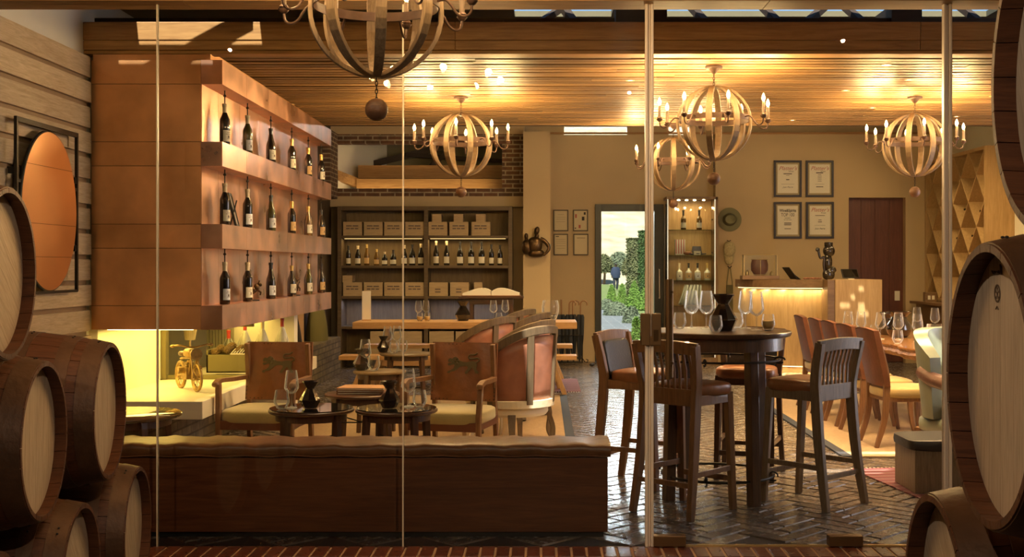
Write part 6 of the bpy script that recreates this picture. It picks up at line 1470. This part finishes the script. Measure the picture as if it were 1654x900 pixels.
def leafy(name, mat, fn_shape, n, size, parent=None, loc=(0,0,0), seed=1, core=None):
    rn = random.Random(seed); b = MB()
    for k in range(n):
        p, nrm = fn_shape(rn); p = Vector(p); nrm = Vector(nrm).normalized()
        u = nrm.orthogonal().normalized(); a = rn.uniform(0, 6.28); w = (u*math.cos(a)+nrm.cross(u)*math.sin(a)); v = (nrm*.6+w*.8+Vector((rn.uniform(-.3,.3),)*3)).normalized(); w2 = v.cross(nrm).normalized()
        s = size*rn.uniform(.6,1.3); b.add([p-w2*s*.4, p+v*s*.6, p+w2*s*.4, p+v*s*1.5], [(0,1,2),(1,3,2)] if False else [(0,2,3)])
    if core: core(b)
    o = b.build(name, mat, parent); o.location = loc; return o
def ell_fn(rx, ry, rz, zc):
    def f(r):
        u = r.uniform(-.25,1); a = r.uniform(0,6.283); c = math.sqrt(max(0,1-u*u)); d = Vector((c*math.cos(a), c*math.sin(a), u)); k = r.uniform(.9,1.05)
        return (d.x*rx*k, d.y*ry*k, zc+d.z*rz*k), d
    return f
def cone_fn(r0, h):
    def f(r):
        v = r.random()**1.4; a = r.uniform(0,6.283); rr = r0*math.sin(math.pi*min(1,(1-v)*.62+.0))**.8*1.05+.0; rr = r0*(1-v)**.75*(1 if v > .1 else .7+3*v)
        return (rr*math.cos(a), rr*math.sin(a), v*h), (math.cos(a), math.sin(a), .6)
    return f
def cone_core(r0, h): return lambda b: b.lathe([(0,0)]+[(r0*.93*(1-v)**.75*(1 if v > .1 else .7+3*v), v*h) for v in [i/10 for i in range(11)]], 18)
for i, (x, yt, yb2, s, lb) in enumerate([(988,461,492,38,'small bright conical bush beside the garden path, by the door frame edge'),(1005,460,490,40,'small bright conical bush beside the walking figure'),(1024.5,456,501,44,'largest bright conical bush seen through the garden door'),(1043,464,508,46,'bright conical bush partly hidden behind the door jamb')]):
    h = (yb2-yt)/s; p = Vector(((x-CX)/s, F/s, -.06)); zt = EYE-(yt-CY)/s; h = zt+.06; r0 = [9,9,14,14][i]/s
    t = thing('conical_bush', lb, 'bush', p, 0, 'conical bushes'); leafy('foliage', M['cone_leaf'], cone_fn(r0, h), 2200, .05, t, seed=i, core=cone_core(r0, h)); MB().tube([(0,0,0),(0,0,.2)], .03, 8).build('stem', M['mwood'], t)
for i, (x, yt, s, rx, lb) in enumerate([(995,489,52,20,'wide low rounded grey-green shrub beside the path'),(1020,497,60,13,'rounded blue-green shrub in front of the largest conical bush'),(1038,510,72,9,'low pale shrub near the door jamb'),(980,484,46,14,'flat rounded shrub behind the wide one'),(1028,515,78,6,'tiny yellow-green shrub at the lawn edge')]):
    zt = EYE-(yt-CY)/s; r = rx/s; lo = ((x-CX)/s, F/s, -.06); h = zt+.06
    t = thing('rounded_shrub', lb, 'shrub', lo, 0, 'rounded shrubs'); leafy('foliage', M['mound'] if i != 4 else M['cone_leaf'], ell_fn(r, r*.8, h, 0), 1800, .045, t, seed=10+i, core=lambda b: b.sup((0,0,0),(r*.95,r*.76,h*.95),1,24,12))
def box_fn(w, d, h):
    def f(r):
        q = r.random(); 
        if q < .5: return (r.uniform(-w,w), -d, r.uniform(0,h)), (0,-1,.2)
        if q < .75: return (random.choice((-w,w)) if False else (-w if r.random() < .5 else w), r.uniform(-d,d), r.uniform(0,h)), (1 if q > .6 else -1,0,.2)
        return (r.uniform(-w,w), r.uniform(-d,d), h), (0,0,1)
    return f
for i, (x, yt, s, w, lb, mt_) in enumerate([(1024,388,34,10.5,'broad clipped hedge column with reddish leaves beyond the conical bushes','tallhedge'),(1041,376,36,8,'tall narrow dark green column hedge beside the door jamb','hedge')]):
    h = EYE-(yt-CY)/s+.06; t = thing('column_hedge', lb, 'hedge', ((x-CX)/s, F/s, -.06), 0, 'column hedges')
    leafy('foliage', M[mt_], box_fn(w/s, .5, h), 5000, .09, t, seed=20+i, core=lambda b: b.bx(-w/s*.96, w/s*.96, -.47, .47, 0, h*.985)); MB().tube([(0,0,0),(0,0,.5)], .08, 8).build('trunk', M['mwood'], t)
# distant trees and hillside
b = MB(); b.grid(lambda u, v: Vector((-60+160*u, 95+150*v, -1+48*v**1.15+3*math.sin(u*22+v*5)*v)), 60, 30); struct(b.build('hill', M['hill'], smooth=True))
for i, (x, yt, s, w, lb) in enumerate([(975,412,19,13,'low olive tree at the foot of the pale hill, by the door frame edge'),(1000,408,18,16,'spreading pale green tree behind the walking figure'),(1016,418,20,9,'small round tree between the figure and the hedge column'),(980,350,12,9,'bare pale tree higher on the hillside'),(1030,345,11,16,'large pale tree behind the tall hedges')]):
    zt = EYE-(yt-CY)/s; zg = 0 if s > 14 else 4; t = thing('garden_tree', lb, 'tree', ((x-CX)/s, F/s, -.06), 0, 'distant trees')
    rx = w/s; leafy('crown', M['tallhedge'] if i != 1 else M['mound'], ell_fn(rx, rx, max(1, zt*.45), zt*.55), 2600, .16, t, seed=30+i); MB().tube([(0,0,-.5),(.1,0,zt*.35),(0,0,zt*.75)], [.14,.10,.05], 8).build('trunk', M['mwood'], t)
# walking figure on the path
sP = 25.; base = Vector(((994.5-CX)/sP, F/sP, -.05)); 
p = MB()
SK_ = {'pel':(0,0,.93),'belly':(0,0,1.08),'chest':(0,.02,1.30),'neck':(0,.0,1.50),'head':(0,-.02,1.60),'top':(0,-.01,1.74),'ls':(-.19,.0,1.42),'le':(-.27,.03,1.14),'lw':(-.26,-.06,.90),'lh':(-.25,-.09,.81),'rs':(.19,0,1.42),'re':(.27,.05,1.15),'rw':(.28,.0,.90),'rh':(.27,-.02,.81),'lp':(-.10,0,.90),'lk':(-.11,-.06,.50),'la':(-.11,.04,.09),'lt':(-.11,-.10,.04),'rp':(.10,0,.90),'rk':(.11,-.02,.50),'ra':(.11,.14,.10),'rt':(.11,.02,.04)}
RD = {'pel':.15,'belly':.13,'chest':.16,'neck':.055,'head':.095,'top':.07,'ls':.065,'le':.045,'lw':.03,'lh':.035,'rs':.065,'re':.045,'rw':.03,'rh':.035,'lp':.10,'lk':.06,'la':.04,'lt':.035,'rp':.10,'rk':.06,'ra':.04,'rt':.035}
ED = [('pel','belly'),('belly','chest'),('chest','neck'),('neck','head'),('head','top'),('chest','ls'),('ls','le'),('le','lw'),('lw','lh'),('chest','rs'),('rs','re'),('re','rw'),('rw','rh'),('pel','lp'),('lp','lk'),('lk','la'),('la','lt'),('pel','rp'),('rp','rk'),('rk','ra'),('ra','rt')]
names = list(SK_); me = bpy.data.meshes.new('person'); me.from_pydata([SK_[n] for n in names], [(names.index(a), names.index(c)) for a, c in ED], [])
o = bpy.data.objects.new('person', me); COL.objects.link(o); o.location = base; o.rotation_euler = (0,0,R(15))
md = o.modifiers.new('skin', 'SKIN'); 
for i, n in enumerate(names): me.skin_vertices[0].data[i].radius = (RD[n], RD[n]*.85)
me.skin_vertices[0].data[0].use_root = True; ms = o.modifiers.new('sub', 'SUBSURF'); ms.levels = 1; ms.render_levels = 2
me.materials.append(plain('dark_skin', (.10,.05,.03), .6)); tag(o, 'person in a loose navy top and dark trousers walking on the garden path', 'person')
b = MB(); b.grid(lambda u, v: Vector(((.20+.10*math.sin(v*2.2))*math.cos(2*math.pi*u)*(1 if v > .1 else .8), (.15+.05*math.sin(v*2.2))*math.sin(2*math.pi*u), 1.50-.72*v)), 24, 8, cu=True)
for s in (-1,1): b.tube([(.17*s,0,1.42),(.27*s,.03,1.15),(.275*s,0,.98)], [.085,.075,.07], 12)
b.build('shirt', plain('navy_cloth', (.02,.032,.075), .8), o, smooth=60)
b = MB()
for s in (-1,1): b.tube([(.09*s,0,.95),(.11*s,-.04,.5),(.11*s,.09 if s > 0 else .03,.10)], [.12,.085,.07], 12)
b.build('trousers', plain('dark_trousers', (.03,.035,.06), .8), o, smooth=60)
MB().sup((0,-.005,1.66),(.085,.095,.10),1,16,10).build('hair', M['black'], o, smooth=True)
